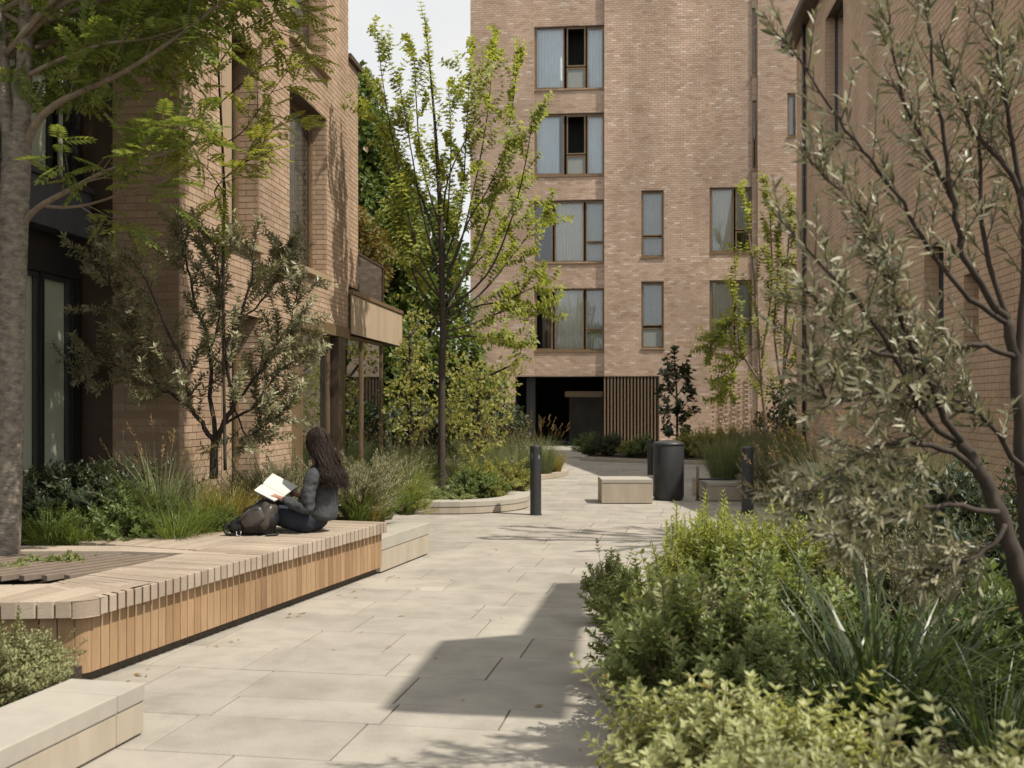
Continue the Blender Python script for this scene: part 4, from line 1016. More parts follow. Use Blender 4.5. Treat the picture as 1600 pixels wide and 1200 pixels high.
lm = t.limb([stems[0][12], Vector((-4.3, 9.3, 6.0)), Vector((-3.2, 9.8, 6.35)), Vector((-1.5, 9.4, 6.4))], .04, .01, 6); t.limb([Vector((-4.3, 9.3, 6.0)), Vector((-4.3, 10.0, 6.3)), Vector((-4.1, 10.3, 6.4))], .02, .008, 5)  # unseen limb and leaf clumps, added to shade the brick end wall
for z_ in (.4, 1.3, 2.2, 3.1, 4.0, 4.9):
    k_ = 6.35-z_; t.blob((-4.9-sdir.x/sdir.z*-k_, 10.66+sdir.y/sdir.z*k_, 6.35), (.55, .30, .42), 190, .25, .1)
for (x_, y_, rx_, ry_, n_) in ((70, 30, 60, 50, 95), (140, 60, 70, 55, 90), (220, 40, 60, 50, 75), (110, 130, 50, 40, 34), (20, 30, 50, 60, 55), (180, 110, 60, 40, 34), (270, 30, 50, 50, 40), (60, 120, 40, 60, 24), (320, 20, 40, 40, 24)):
    k_ = 8.1/F; t.blob(P(x_, y_, 8.4+t.r.uniform(-.4, .5)), (rx_*k_, .45, ry_*k_), n_, .22, .1)
t.finish('ash_tree', 'tree with grey trunk at the left edge, feathery green leaves across the top', P(8, 900, 8.1)*1.0, 'leaf_ash', 'pinnate', 'bark_grey', brbark='bark_pale', single=300)
# slender sapling in front of the brick facade
t = Tree(8); f1 = pin(1, .21)
sap = t.limb(pth([(352, 735), (350, 600), (349, 420), (350, 300), (347, 215), (342, 120), (338, 20), (335, -90)], 9.9), .016, .008, 7, True)
for k, (a, b) in enumerate([((349, 300), [(320, 260), (285, 245)]), ((349, 330), [(335, 300), (352, 285), (350, 345)]), ((348, 225), [(380, 205), (420, 150), (450, 110)]), ((346, 200), [(300, 200), (285, 215)]), ((345, 160), [(390, 120), (440, 80), (475, 70)]),
                            ((343, 120), [(310, 60), (285, 40)]), ((342, 100), [(380, 50), (430, 20), (460, 10)]), ((340, 60), [(400, 0), (440, -30)]), ((349, 260), [(390, 250), (420, 210), (440, 190)]), ((345, 170), [(320, 150), (295, 110)]), ((340, 30), [(300, 0), (260, -10)]), ((349, 280), [(375, 260), (400, 240)])]):
    z_ = 9.9+t.r.uniform(-.5, .3); path = t.limb([P(*a, 9.9)]+[P(x, y, z_) for x, y in b], .007, .003, 5)
    t.twigs(path, 5, .2, .42, f1, .3, 1, .8, .1, .004)
t.finish('ash_sapling', 'slender sapling with bright feathery leaves in front of the brick facade', P(352, 735, 9.9), 'leaf_lime', 'pinnate', 'bark_dark')
# grey-leaved tree in the raised bed
t = Tree(31); D = 10.3; fn = t.leaves_along(.062, 4, .034, .6)
b0 = (334, 748)
t.limb(pth([b0, (335, 700), (338, 685)], D), .042, .036, 9, True)
for pts, r0 in (([(336, 692), (352, 660), (368, 620), (352, 560), (380, 480), (395, 420), (385, 375)], .03), ([(334, 690), (315, 660), (296, 630), (285, 570), (255, 500), (230, 440), (200, 400)], .026),
                ([(338, 688), (330, 620), (325, 540), (300, 450), (290, 400), (275, 362)], .026), ([(362, 632), (400, 590), (430, 540), (455, 500), (470, 440)], .018), ([(352, 662), (390, 640), (420, 600), (460, 560), (478, 548)], .015),
                ([(300, 640), (250, 600), (200, 580), (150, 560), (130, 578)], .014), ([(290, 590), (240, 540), (190, 480), (155, 420), (148, 395)], .015), ([(326, 550), (345, 480), (340, 420), (330, 372)], .014), ([(300, 620), (255, 610), (225, 560), (200, 500)], .012),
                ([(380, 500), (415, 460), (440, 420), (452, 400)], .011), ([(365, 630), (385, 680), (420, 660), (450, 640)], .01)):
    dz = t.r.uniform(-.7, .7); n = len(pts); path = t.limb([P(x, y, D+dz*i/(n-1)) for i, (x, y) in enumerate(pts)], r0, .005, 6, wig=.015)
    t.twigs(path, 21, .22, .6, fn, .2, 1, .8, .25, .004, sub=1)
t.finish('olive_tree', 'small grey green leaved tree with forked trunk, behind the shrubs left of the reading woman', P(*b0, D), 'leaf_olive', 'narrow18', 'bark_dark')
# slender upright tree in the curved planter
t = Tree(44); D = 17.0; fn = t.leaves_along(.074, 4, .066, .35)
t.limb(pth([(690, 777), (690, 700), (690.5, 600), (692, 520), (691, 470)], D), .060, .046, 10, True)
lead = t.limb(pth([(691, 480), (690, 400), (686, 300), (680, 200), (672, 110), (664, 28)], D), .05, .006, 7)
t.twigs(lead, 18, .25, .6, fn, .25, 1, .5, .3, .006)
for (sx_, sy_), pts in [((691, 470), [(650, 380), (620, 250), (600, 140), (589, 55)]), ((690, 440), [(660, 330), (640, 220), (622, 120)]), ((690, 420), [(720, 330), (728, 220), (735, 95)]),
                        ((691, 450), [(720, 380), (750, 250), (765, 150), (770, 60)]), ((691, 480), [(740, 400), (780, 280), (800, 170), (808, 100)]), ((691, 490), [(760, 430), (800, 340), (822, 250), (832, 180)]), ((691, 500), [(750, 460), (800, 400), (835, 355), (858, 335)]),
                        ((691, 510), [(740, 480), (790, 470), (830, 450), (862, 440)]), ((692, 520), [(740, 505), (790, 485), (825, 478), (848, 482)]), ((691, 430), [(700, 330), (705, 220), (700, 130)]), ((690, 400), [(655, 300), (610, 220), (575, 180)]),
                        ((690, 460), [(730, 350), (760, 300), (795, 220)]), ((691, 470), [(650, 420), (625, 380), (615, 320)]), ((691, 505), [(720, 440), (770, 380), (812, 300)]), ((691, 515), [(660, 460), (640, 400), (650, 330)]), ((692, 530), [(730, 525), (770, 530), (805, 545)]),
                        ((690, 380), [(700, 280), (745, 180), (752, 110)]), ((690, 360), [(660, 260), (650, 150), (648, 90)])]:
    dz = t.r.uniform(-1.5, 1.5); n = len(pts); path = t.limb([P(sx_, sy_, D)]+[P(x, y, D+dz*(i+1)/n) for i, (x, y) in enumerate(pts)],   .021, .004, 5)
    t.twigs(path, 13, .3, .85, fn, .2, 1, .72, .22, .005, sub=2)
t.finish('slender_tree', 'slender upright young tree with light green leaves in the curved planter', P(690, 777, D), 'leaf_spring', 'wide', 'bark_dark')
# young tree against the far block
t = Tree(52); D = 35.3; fn = t.leaves_along(.17, 4, .11, .5)
for pts, r0 in (([(1196, 712), (1196, 660), (1190, 600), (1182, 480), (1172, 380), (1160, 300)], .075), ([(1212, 712), (1220, 640), (1226, 560), (1228, 470), (1232, 380), (1238, 300)], .08), ([(1190, 600), (1170, 570), (1156, 545), (1150, 480), (1148, 400)], .04),
                ([(1190, 560), (1205, 460), (1205, 370), (1200, 300)], .04), ([(1220, 600), (1210, 520), (1215, 430), (1218, 350)], .04), ([(1228, 560), (1245, 480), (1248, 400), (1246, 330)], .04), ([(1180, 500), (1150, 500), (1125, 520), (1108, 545)], .02), ([(1186, 540), (1160, 560), (1140, 590), (1128, 620)], .018), ([(1222, 590), (1245, 560), (1258, 520)], .02)):
    path = t.limb(pth(pts, D), r0, .012, 6); t.twigs(path, 15, .5, 1.2, fn, .25, 1, .5, .3, .012, sub=1)
t.finish('multi_stem_tree', 'multi stemmed young tree with yellow green leaves at the corner of the brown building', P(1200, 712, D), 'leaf_spring', 'diamond', 'bark_pale')
# small evergreen by the entrance screen
t = Tree(61); D = 34.0; fn = t.leaves_along(.17, 4, .13, .5)
tr = t.limb(pth([(1058, 712), (1058, 640), (1056, 590), (1053, 545)], D), .05, .01, 6, True)
for a, b in (((1058, 670), (1035, 640)), ((1058, 665), (1082, 640)), ((1058, 650), (1030, 610)), ((1058, 640), (1086, 612)), ((1057, 625), (1036, 585)), ((1057, 620), (1075, 585)), ((1056, 600), (1042, 568)), ((1056, 600), (1072, 570)), ((1058, 680), (1044, 672)), ((1058, 680), (1074, 674)), ((1058, 660), (1060, 630))):
    path = t.limb([P(*a, D), P((a[0]+b[0])/2, (a[1]+b[1])/2+4, D+t.r.uniform(-.4, .4)), P(*b, D+t.r.uniform(-.5, .5))], .02, .008, 5); t.twigs(path, 7, .3, .55, fn, .25, 1, .7, .2, .01)
t.twigs(tr, 8, .3, .5, fn, .6, 1, .6, .2, .01)
t.finish('evergreen_tree', 'small dark evergreen tree in front of the slatted entrance screen', P(1058, 712, D), 'leaf_dark', 'wide', 'bark_dark')
# dense background trees between the two buildings
def dense(name, label, px, base, D, blobs, leaf, size, bark='bark_dark', tpl='wide', seed=1, n=900, trunk=.12, cat='tree'):
    t = Tree(seed); b = P(px, base, D)
    ys_ = min(q[1] for q in blobs); t.limb([b, P(px+3, (base+ys_)/2, D), P(px, ys_+20, D)], trunk, .03, 7, True)
    for (x, y, rx, ry) in blobs:
        k = D/F; c = P(x, y, D+t.r.uniform(-.8, .8)); t.limb([P(px, min(base-20, y+ry*1.2), D), c], .04, .015, 5)
        t.blob(c, (rx*k, max(.8, rx*k*.9), ry*k), int(n*(rx*ry)/1600), size)
    return t.finish(name, label, b, leaf, tpl, bark, cat)
dense('background_tree', 'dark green tree rising behind the balcony at the corner of the tan building', 572, 725, 27, [(560, 150, 26, 40), (578, 215, 40, 45), (600, 290, 48, 55), (560, 300, 40, 50), (620, 370, 48, 50), (575, 400, 48, 60), (640, 450, 40, 50), (600, 500, 50, 50), (560, 480, 30, 40), (630, 560, 42, 50), (598, 620, 40, 50)], 'leaf_mid', .17, seed=71, n=1700)
dense('background_tree', 'deep green tree filling the gap behind the slender upright tree', 668, 720, 30, [(640, 330, 28, 40), (690, 345, 26, 34), (695, 410, 34, 46), (705, 480, 38, 46), (718, 545, 38, 40), (648, 400, 32, 45), (655, 480, 38, 50), (690, 590, 60, 40), (745, 610, 45, 40), (655, 560, 45, 50), (700, 640, 70, 40), (640, 640, 50, 45)], 'leaf_mid', .17, seed=72, n=1150)
dense('photinia_tree', 'small tree with reddish orange leaves above the balcony railing', 560, 735, 23.5, [(556, 345, 24, 22), (578, 372, 28, 24), (600, 396, 18, 18), (566, 395, 26, 22), (585, 430, 24, 24)], 'leaf_red', .13, seed=73, n=1100, trunk=.05)
dense('yellow_green_tree', 'bushy multi stemmed tree with yellow green leaves left of the slender trunk', 640, 742, 20.5, [(632, 560, 24, 28), (655, 590, 26, 30), (625, 610, 20, 26), (668, 640, 22, 26), (645, 540, 22, 24), (640, 670, 24, 22), (615, 650, 16, 22), (655, 500, 18, 24)], 'leaf_yellow', .085, seed=74, n=400, trunk=.03)
dense('yellow_green_tree', 'bushy tree with pale yellow green leaves right of the slender trunk', 745, 742, 20.8, [(725, 610, 30, 30), (755, 590, 32, 32), (785, 605, 26, 28), (740, 650, 34, 28), (775, 645, 30, 26), (800, 570, 18, 22), (712, 570, 24, 28), (720, 668, 24, 20), (765, 685, 26, 18), (700, 640, 16, 26), (740, 700, 22, 14)], 'leaf_yellow', .085, seed=75, n=380, trunk=.03)
for px, lb in ((661, 'thin bare sapling stem just left of the slender trunk'),):
    m = MB(); m.tube(pth([(px, 740), (px-1, 690), (px+2, 600)], 21), [.03, .028, .02], 6); o = m.build('sapling_stem', 'bark_pale'); tag(o, lb, 'sapling')
dense('dark_shrub', 'dark shrub at the foot of the multi stemmed tree beside the brown building', 1225, 708, 36.2, [(1205, 665, 24, 28), (1235, 650, 26, 34), (1225, 620, 20, 20), (1250, 670, 24, 30)], 'leaf_dark', .16, seed=76, n=900, cat='shrub', trunk=.03)
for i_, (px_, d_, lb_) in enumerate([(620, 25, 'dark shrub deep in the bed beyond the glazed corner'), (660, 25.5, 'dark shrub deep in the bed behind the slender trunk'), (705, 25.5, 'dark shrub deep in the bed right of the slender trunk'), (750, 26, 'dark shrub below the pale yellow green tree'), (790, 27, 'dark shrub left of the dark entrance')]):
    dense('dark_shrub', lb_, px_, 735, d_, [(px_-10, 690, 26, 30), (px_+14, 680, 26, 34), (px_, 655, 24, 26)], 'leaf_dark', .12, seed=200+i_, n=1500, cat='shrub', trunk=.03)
# tree added out of view at right to streak the far paving with shade
t = Tree(91); fn = t.leaves_along(.08, 5, .06, .5)
t.limb([Vector((5.0, 11.6, 0)), Vector((4.95, 11.6, 3)), Vector((4.8, 11.5, 5.4))], .09, .05, 8, True)
for k in range(13):
    a_ = k*2.4; e_ = Vector((4.5+1.5*math.cos(a_), 11.35+1.2*math.sin(a_), 7.1+.9*math.sin(k*1.7))); path = t.limb([Vector((4.8, 11.5, 5.3)), Vector((4.7+.5*math.cos(a_), 11.45+.4*math.sin(a_), 6.3)), e_], .03, .006, 5); t.twigs(path, 9, .3, .7, fn, .3, 1, .6, .2, .008)
t.finish('added_tree', 'added tree out of view at right whose leafy shadow streaks the far paving', (5.0, 11.6, 0), 'leaf_mid', 'wide', 'bark_dark')
# olive tree close by on the right
t = Tree(88); D = 4.2
def olive(a):
    tot = sum((a[i+1]-a[i]).length for i in range(len(a)-1)); n = max(3, int(tot/.024)); ph = t.r.uniform(0, 3)
    for i in range(n):
        tt = .12+.88*(i+.5)/n; x = tt*(len(a)-1); j = min(int(x), len(a)-2); p = a[j].lerp(a[j+1], x-j); d = (a[j+1]-a[j]).normalized()
        o = d.orthogonal().normalized(); w = d.cross(o); an = ph+i*1.57+t.r.gauss(0, .3)
        for sg in (1, -1):
            rd = (o*math.cos(an)+w*math.sin(an))*sg; q = (d*.7+rd*.6+rvec(t.r)*.38+Vector((0, 0, -.12))).normalized()
            if t.r.random() < .12: continue
            t.L.add(p, q, d-q*d.dot(q)+rvec(t.r)*.4, t.r.uniform(.040, .085)*(1.1-.35*tt))
T1 = [(1660, 1130), (1625, 1000), (1590, 890), (1560, 800), (1530, 735), (1502, 690)]
T2 = [(1625, 1000), (1606, 850), (1600, 740), (1592, 640), (1588, 560), (1572, 500)]
t.limb(pth(T1, D), .043, .022, 12, True, wig=.006); t.limb([P(x, y, 4.35) for x, y in T2], .038, .02, 12, True, wig=.006)
OL = [([(1502, 690), (1470, 640), (1440, 570), (1410, 500), (1385, 440), (1370, 400)], .016, 4.2, 4.0), ([(1572, 500), (1540, 455), (1508, 405), (1490, 320), (1476, 230), (1462, 140), (1452, 40), (1445, -40)], .016, 4.35, 4.1),
      ([(1494, 330), (1470, 270), (1425, 190), (1400, 100), (1390, 20)], .012, 4.3, 4.0), ([(1502, 690), (1455, 660), (1400, 560), (1350, 480), (1290, 420), (1210, 330)], .014, 4.2, 3.8), ([(1575, 505), (1515, 465), (1455, 395), (1410, 315), (1360, 250), (1310, 185), (1256, 100), (1225, 55)], .012, 4.35, 3.9),
      ([(1530, 735), (1470, 700), (1400, 690), (1330, 720), (1280, 760), (1230, 790)], .014, 4.2, 3.9), ([(1588, 560), (1540, 540), (1490, 540), (1440, 530), (1380, 545), (1330, 560)], .012, 4.35, 4.2), ([(1590, 600), (1600, 450), (1595, 300), (1525, 210), (1495, 150), (1470, 60)], .018, 4.35, 4.3),
      ([(1560, 800), (1480, 790), (1410, 800), (1350, 830), (1310, 850)], .012, 4.1, 3.8), ([(1600, 740), (1560, 680), (1520, 640), (1460, 620), (1420, 640)], .014, 4.3, 4.1), ([(1595, 320), (1580, 200), (1560, 90), (1550, -20)], .012, 4.35, 4.2), ([(1440, 570), (1400, 600), (1340, 620), (1290, 620), (1262, 540)], .010, 4.1, 3.8),
      ([(1400, 560), (1340, 540), (1300, 500), (1262, 455)], .008, 4.0, 3.8), ([(1576, 500), (1540, 380), (1530, 260), (1545, 140), (1600, 40)], .012, 4.4, 4.4), ([(1500, 690), (1440, 720), (1380, 770), (1330, 800)], .010, 4.2, 4.0), ([(1410, 500), (1380, 400), (1350, 330), (1300, 290), (1265, 250)], .008, 4.05, 3.9), ([(1570, 820), (1540, 860), (1480, 880), (1430, 900)], .01, 4.1, 4.0)]
for k, (pts, r0, d0, d1) in enumerate(OL):
    n = len(pts); path = t.limb([P(x, y, d0+(d1-d0)*i/(n-1)) for i, (x, y) in enumerate(pts)], r0, .0028, 6, wig=.008)
    dens = 38 if k in (0, 5, 6, 8, 9, 11, 14, 16) else 22
    t.twigs(path, dens, .12, .34, olive, .2, 1, .65, .3, .0028, k=4)
t.finish('large_olive_tree', 'large olive tree with silvery leaves close by at the right edge', P(1640, 1130, D), 'leaf_silver', 'olive', 'bark_dark', single=300)

# ------------------------------------------------------------------ shrubs and grasses
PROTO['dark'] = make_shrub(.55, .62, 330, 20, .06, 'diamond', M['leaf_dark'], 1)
PROTO['mid'] = make_shrub(.5, .6, 300, 20, .055, 'diamond', M['leaf_mid'], 2)
PROTO['leafy'] = make_shrub(.42, .72, 290, 28, .050, 'lance_wide', M['leaf_shrub'], 3, nodes=5, top_bias=.5)
PROTO['upright'] = make_shrub(.36, .85, 220, 32, .048, 'lance', M['leaf_spring'], 4, nodes=7, top_bias=.65, up=.8)
PROTO['pale'] = make_shrub(.40, .55, 330, 26, .040, 'lance_wide', M['leaf_pale'], 5, nodes=4)
PROTO['sage'] = make_shrub(.42, .5, 290, 26, .045, 'lance_wide', M['leaf_sage'], 6, nodes=4, top_bias=.5)
PROTO['grey'] = make_shrub(.5, .62, 330, 24, .034, 'narrow', M['leaf_olive'], 7, nodes=6, top_bias=.5, up=.9)
PROTO['gold'] = make_shrub(.5, .5, 300, 22, .05, 'diamond', M['leaf_yellow'], 8, top_bias=.5)
PROTO['cover'] = make_shrub(.38, .2, 200, 18, .045, 'diamond', M['leaf_shrub'], 9, nodes=3)
PROTO['box'] = make_shrub(.40, .5, 300, 20, .034, 'lance_wide', M['leaf_sage'], 10, nodes=4, up=.8)
PROTO['gr_green'] = make_grass(420, .62, .22, .009, M['grass'], 1, 1.3)
PROTO['gr_tall'] = make_grass(330, .75, .22, .007, M['grass_blue'], 2, .8, heads=12)
PROTO['gr_lime'] = make_grass(420, .55, .25, .009, M['grass_gold'], 3, .9, upright=.2)
PROTO['gr_dark'] = make_grass(190, .78, .2, .016, M['grass_dark'], 4, 1.3, seg=7, upright=.3)
PROTO['gr_straw'] = make_grass(380, .5, .25, .006, M['grass_straw'], 5, 1.5)
PROTO['gr_soft'] = make_grass(520, .8, .3, .006, M['grass_blue'], 6, 1.0, heads=20, upright=.15)
PROTO['gr_blue'] = make_grass(380, .42, .22, .008, M['grass'], 7, 1.5)
G_ = lambda n: n
Zb = .38
for a in [('dark', 60, 9.4, 'dark leaved shrub right beside the ash trunk, behind the deck', 1.0), ('dark', 118, 9.7, 'dark leaved shrub below the black framed window', 1.05), ('dark', 178, 9.7, 'dark rounded shrub in front of the brown panel', 1.05), ('mid', 88, 9.0, 'mid green shrub low in front of the dark shrubs at left', .62), ('mid', 205, 9.2, 'mid green shrub left of the tall seeding grass', .85)]:
    place(a[0], a[1], a[2], a[3], z=Zb, s=a[4])
for a in [('gr_blue', 75, 8.8, 'low arching grass at the deck edge near the ash trunk', 1.0), ('gr_blue', 130, 8.85, 'low grass tuft second from the ash trunk along the deck edge', .85), ('gr_tall', 250, 9.3, 'tall seeding grass in front of the corner of the brick building', 1.1), ('gr_tall', 215, 9.9, 'seeding grass against the dark end wall', 1.0), ('gr_lime', 352, 9.9, 'bright lime grass at the foot of the grey leaved tree', 1.05), ('gr_green', 310, 9.35, 'arching green grass between tall grass and bag', .85), ('gr_green', 275, 9.0, 'green grass spilling over the deck left of the bag', .7), ('gr_straw', 372, 9.75, 'straw coloured dry grass behind the black bag', .8), ('gr_lime', 395, 10.3, 'yellowish grass behind the open book', .9), ('gr_tall', 300, 10.2, 'seeding grass close to the trunk of the grey leaved tree', .9),
          ('gr_green', 560, 10.9, 'green grass spilling over behind the bench end', .75), ('gr_green', 600, 11.4, 'green grass above the stone block at the bench end', .75), ('gr_green', 628, 12.3, 'green grass at the right end of the bed behind the bench', .75), ('gr_green', 634, 11.9, 'green grass hanging down to the paving beyond the stone block', .85), ('gr_green', 640, 12.9, 'green grass on the paving edge beside the curved planter', .9), ('gr_green', 632, 14.0, 'green grass left of the curved planter', .9), ('gr_lime', 580, 11.0, 'short yellow grass tuft right above the bench end', .5)]:
    place(a[0], a[1], a[2], a[3], 'grass', Zb, a[4])
for a in [('grey', 425, 10.6, 'greyish feathery shrub behind the book', 1.0), ('grey', 465, 10.9, 'greyish feathery shrub behind the woman\'s head', 1.05), ('grey', 548, 11.0, 'greyish feathery shrub right behind the woman\'s back', 1.0), ('grey', 585, 11.8, 'greyish shrub in front of the glazed corner', 1.0), ('grey', 620, 13.2, 'greyish shrub right of the glazed corner', .95), ('mid', 515, 11.6, 'mid green shrub behind the woman between grey shrubs', .85), ('mid', 570, 12.8, 'mid green shrub below the glazed corner', .8), ('mid', 345, 9.6, 'mid green shrub below the bright lime grass', .5), ('grey', 400, 11.2, 'greyish shrub against the brick pier', .9), ('gold', 630, 12.0, 'yellow green shrub above the stone block at the bench end', .6)]:
    place(a[0], a[1], a[2], a[3], z=Zb, s=a[4])
for px, d, s, lb in ((52, 7.75, .42, 'small leafy plant growing in the tree grate beside the trunk'), (104, 7.75, .5, 'larger leafy plant growing in the tree grate'), (22, 7.5, .4, 'small plant in the grate at the foot of the ash trunk')):
    place('cover', px, d, lb, 'plant', .40, s*1.2)
for px, d, s, lb in ((8, 5.5, .72, 'pale green bush between bench corner and front kerb'), (52, 5.72, .58, 'small pale green bush nearest the rounded bench corner'), (-40, 5.2, .75, 'pale green bush at the left edge above the front kerb')):
    place('box', px, d, lb, 'shrub', .10, s)
# curved planter and beds beyond it
zq = .12
for a in [('mid', 735, 16.6, 'dark green shrub right of the slender trunk in the curved planter', .85), ('mid', 765, 16.9, 'green shrub at the rounded end of the curved planter', .6), ('gold', 745, 17.2, 'yellow topped shrub behind the dark shrub in the curved planter', 1.05), ('gold', 795, 17.9, 'yellow green shrub left of the dark bollard', .95), ('cover', 668, 16.4, 'low ground plant left of the slender trunk', 1.0), ('cover', 706, 16.35, 'low ground plant right at the foot of the slender trunk', 1.0), ('cover', 640, 16.5, 'low ground plant at the left end of the curved planter', 1.1), ('mid', 815, 18.3, 'small dark shrub just behind the dark bollard', .55), ('gold', 772, 16.7, 'golden low plant near the planter\'s rounded end', .45), ('grey', 655, 17.0, 'greyish plant in front of the stone seat wall', .55)]:
    place(a[0], a[1], a[2], a[3], 'shrub', zq, a[4])
for i, (k, px, d, s, lb) in enumerate([('gr_soft', 640, 20.5, 1.0, 'soft grass behind the stone seat wall'), ('gr_soft', 675, 20.8, 1.0, 'soft grass behind the slender trunk'), ('gr_soft', 715, 20.2, .9, 'soft grass below the yellow green tree'), ('gr_soft', 760, 20.5, .95, 'soft grass right below the yellow green tree'), ('gr_soft', 800, 21.2, .95, 'soft grass left of the dark bollard'), ('gr_soft', 850, 23.2, 1.1, 'soft arching grass right of the dark bollard'), ('gr_lime', 868, 23.9, .9, 'golden grass at the tip of the far bed'), ('gr_lime', 850, 23.6, .8, 'golden grass beside the tip of the far bed'), ('gr_soft', 820, 24.2, 1.1, 'arching grass in front of the dark entrance'), ('gr_soft', 612, 20.0, 1.0, 'soft grass at the glazed corner'), ('gr_soft', 780, 24, 1.1, 'soft grass far back below the pale tree'), ('gr_soft', 735, 24, 1.1, 'soft grass far back in the middle bed')]):
    place(k, px, d, lb, 'grass', .08, s)
for i, (k, px, d, s, lb) in enumerate([('mid', 920, 32, 1.0, 'low shrub left of the entrance screen'), ('dark', 950, 31.5, 1.0, 'low dark shrub at the left end of the entrance screen'), ('gold', 985, 31, .8, 'yellow green shrub in front of the entrance screen'), ('mid', 1005, 30.5, 1.0, 'green shrub at the right end of the entrance screen'), ('gold', 1080, 30.5, 1.3, 'yellow green shrub right of the litter bin'), ('gold', 1110, 31, 1.4, 'yellow green shrub below the patterned brick panel'), ('gold', 1140, 31.5, 1.4, 'yellow shrub below the patterned brick panel, right'), ('grey', 1165, 31, 1.3, 'greyish shrub behind the right bollard'), ('grey', 1200, 30, 1.4, 'greyish shrub at the foot of the multi stemmed tree'), ('gold', 1235, 30, 1.3, 'yellowish shrub at the brown building\'s corner')]):
    place(k, px, d, lb, 'shrub', .08, s)
place('gr_soft', 1128, 18.4, 'feathery grass in the low stone planter', 'grass', .26, 1.15); place('gr_soft', 1150, 18.6, 'feathery grass in the planter just left of the right bollard', 'grass', .26, 1.1)
place('gr_soft', 1195, 18.5, 'feathery grass in the planter right of the bollard', 'grass', .26, 1.1); place('gr_soft', 1228, 18.3, 'feathery grass at the right end of the planter', 'grass', .26, 1.1)
place('grey', 1205, 17.0, 'greyish shrub right of the right bollard', 'shrub', .05, 1.3)
# bed on the right, near to far
for a in [('pale', 1105, 3.75, 'pale cream green shrub nearest the paving at the bottom', 1.05), ('pale', 1175, 3.6, 'pale cream green shrub at the bottom, second from the paving', 1.05), ('pale', 1265, 3.5, 'pale shrub at the bottom below the dark blade clump', .95), ('pale', 1080, 3.35, 'pale shrub cut by the bottom edge beside the paving', .75), ('sage', 1290, 3.05, 'sage green shrub cut by the bottom edge', 1.0), ('sage', 1385, 3.0, 'sage green shrub at the bottom right of the middle', 1.0), ('sage', 1460, 3.05, 'sage green shrub at the bottom, second from the right corner', 1.0), ('sage', 1570, 3.1, 'sage green shrub in the bottom right corner', 1.05),
          ('leafy', 1070, 4.9, 'leafy green shrub overhanging the paving, in front', 1.0), ('leafy', 1140, 4.8, 'leafy green shrub behind the pale shrubs', .95), ('leafy', 1185, 4.75, 'leafy green shrub left of the dark blade clump', .75), ('sage', 1085, 5.6, 'grey green shrub at the edge of the path shadow', 1.2), ('leafy', 1155, 5.7, 'leafy green shrub in the middle of the right bed', 1.0), ('leafy', 1215, 5.6, 'leafy green shrub behind the dark blade clump, left', 1.0), ('leafy', 1015, 6.2, 'leafy green shrub reaching over the shaded paving', .85),
          ('upright', 1062, 7.2, 'upright bright green plant at the bed edge', .84), ('upright', 1105, 7.3, 'upright bright green plant, second from the bed edge', .88), ('upright', 1140, 7.2, 'upright bright green plant, third from the bed edge', .88), ('upright', 1205, 7.1, 'upright bright green plant, fourth from the bed edge', .86), ('upright', 1270, 7.0, 'upright bright green plant, fifth from the bed edge', .9), ('upright', 1075, 8.4, 'upright plant at the back, in front of the stone block', .66), ('upright', 1110, 8.7, 'upright plant at the back, in front of the low rail', .64), ('upright', 1180, 8.6, 'upright plant at the back, below the right bollard', .64), ('leafy', 955, 7.9, 'slim leafy shoots sticking out over the paving', .6),
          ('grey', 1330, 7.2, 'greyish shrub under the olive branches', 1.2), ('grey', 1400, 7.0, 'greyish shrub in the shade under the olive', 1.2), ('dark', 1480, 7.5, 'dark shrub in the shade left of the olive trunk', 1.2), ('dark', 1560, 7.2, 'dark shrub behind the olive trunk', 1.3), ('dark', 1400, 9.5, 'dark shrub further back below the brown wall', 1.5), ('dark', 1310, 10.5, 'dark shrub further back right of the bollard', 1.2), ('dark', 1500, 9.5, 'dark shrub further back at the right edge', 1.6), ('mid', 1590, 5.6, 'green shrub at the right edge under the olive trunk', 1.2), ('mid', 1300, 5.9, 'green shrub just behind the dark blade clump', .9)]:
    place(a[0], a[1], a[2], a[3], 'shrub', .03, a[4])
for a in [('gr_dark', 1385, 4.7, 'large dark clump of broad arching blades under the olive', 1.35), ('gr_dark', 1310, 4.7, 'dark blade clump left of the largest one', 1.05), ('gr_dark', 1560, 4.3, 'dark blade clump at the right edge below the olive trunk', .8), ('gr_dark', 1470, 5.2, 'dark blade clump behind the largest one', 1.0), ('gr_green', 1090, 6.4, 'green grass between the leafy shrubs', .9), ('gr_green', 1060, 6.8, 'green grass close to the bed edge', .85), ('gr_soft', 1225, 11, 'shaded grass in front of the right bollard', .8), ('gr_soft', 1275, 11.5, 'shaded grass right of the bollard', 1.15), ('gr_soft', 1300, 12.5, 'shaded grass at the foot of the brown wall', 1.4), ('gr_green', 1180, 9.8, 'green grass left of the shaded grasses', .9), ('gr_soft', 1360, 13, 'tall shaded grass along the brown wall', 1.5), ('gr_soft', 1450, 12.5, 'tall shaded grass along the brown wall, right', 1.6)]:
    place(a[0], a[1], a[2], a[3], 'grass', .03, a[4])

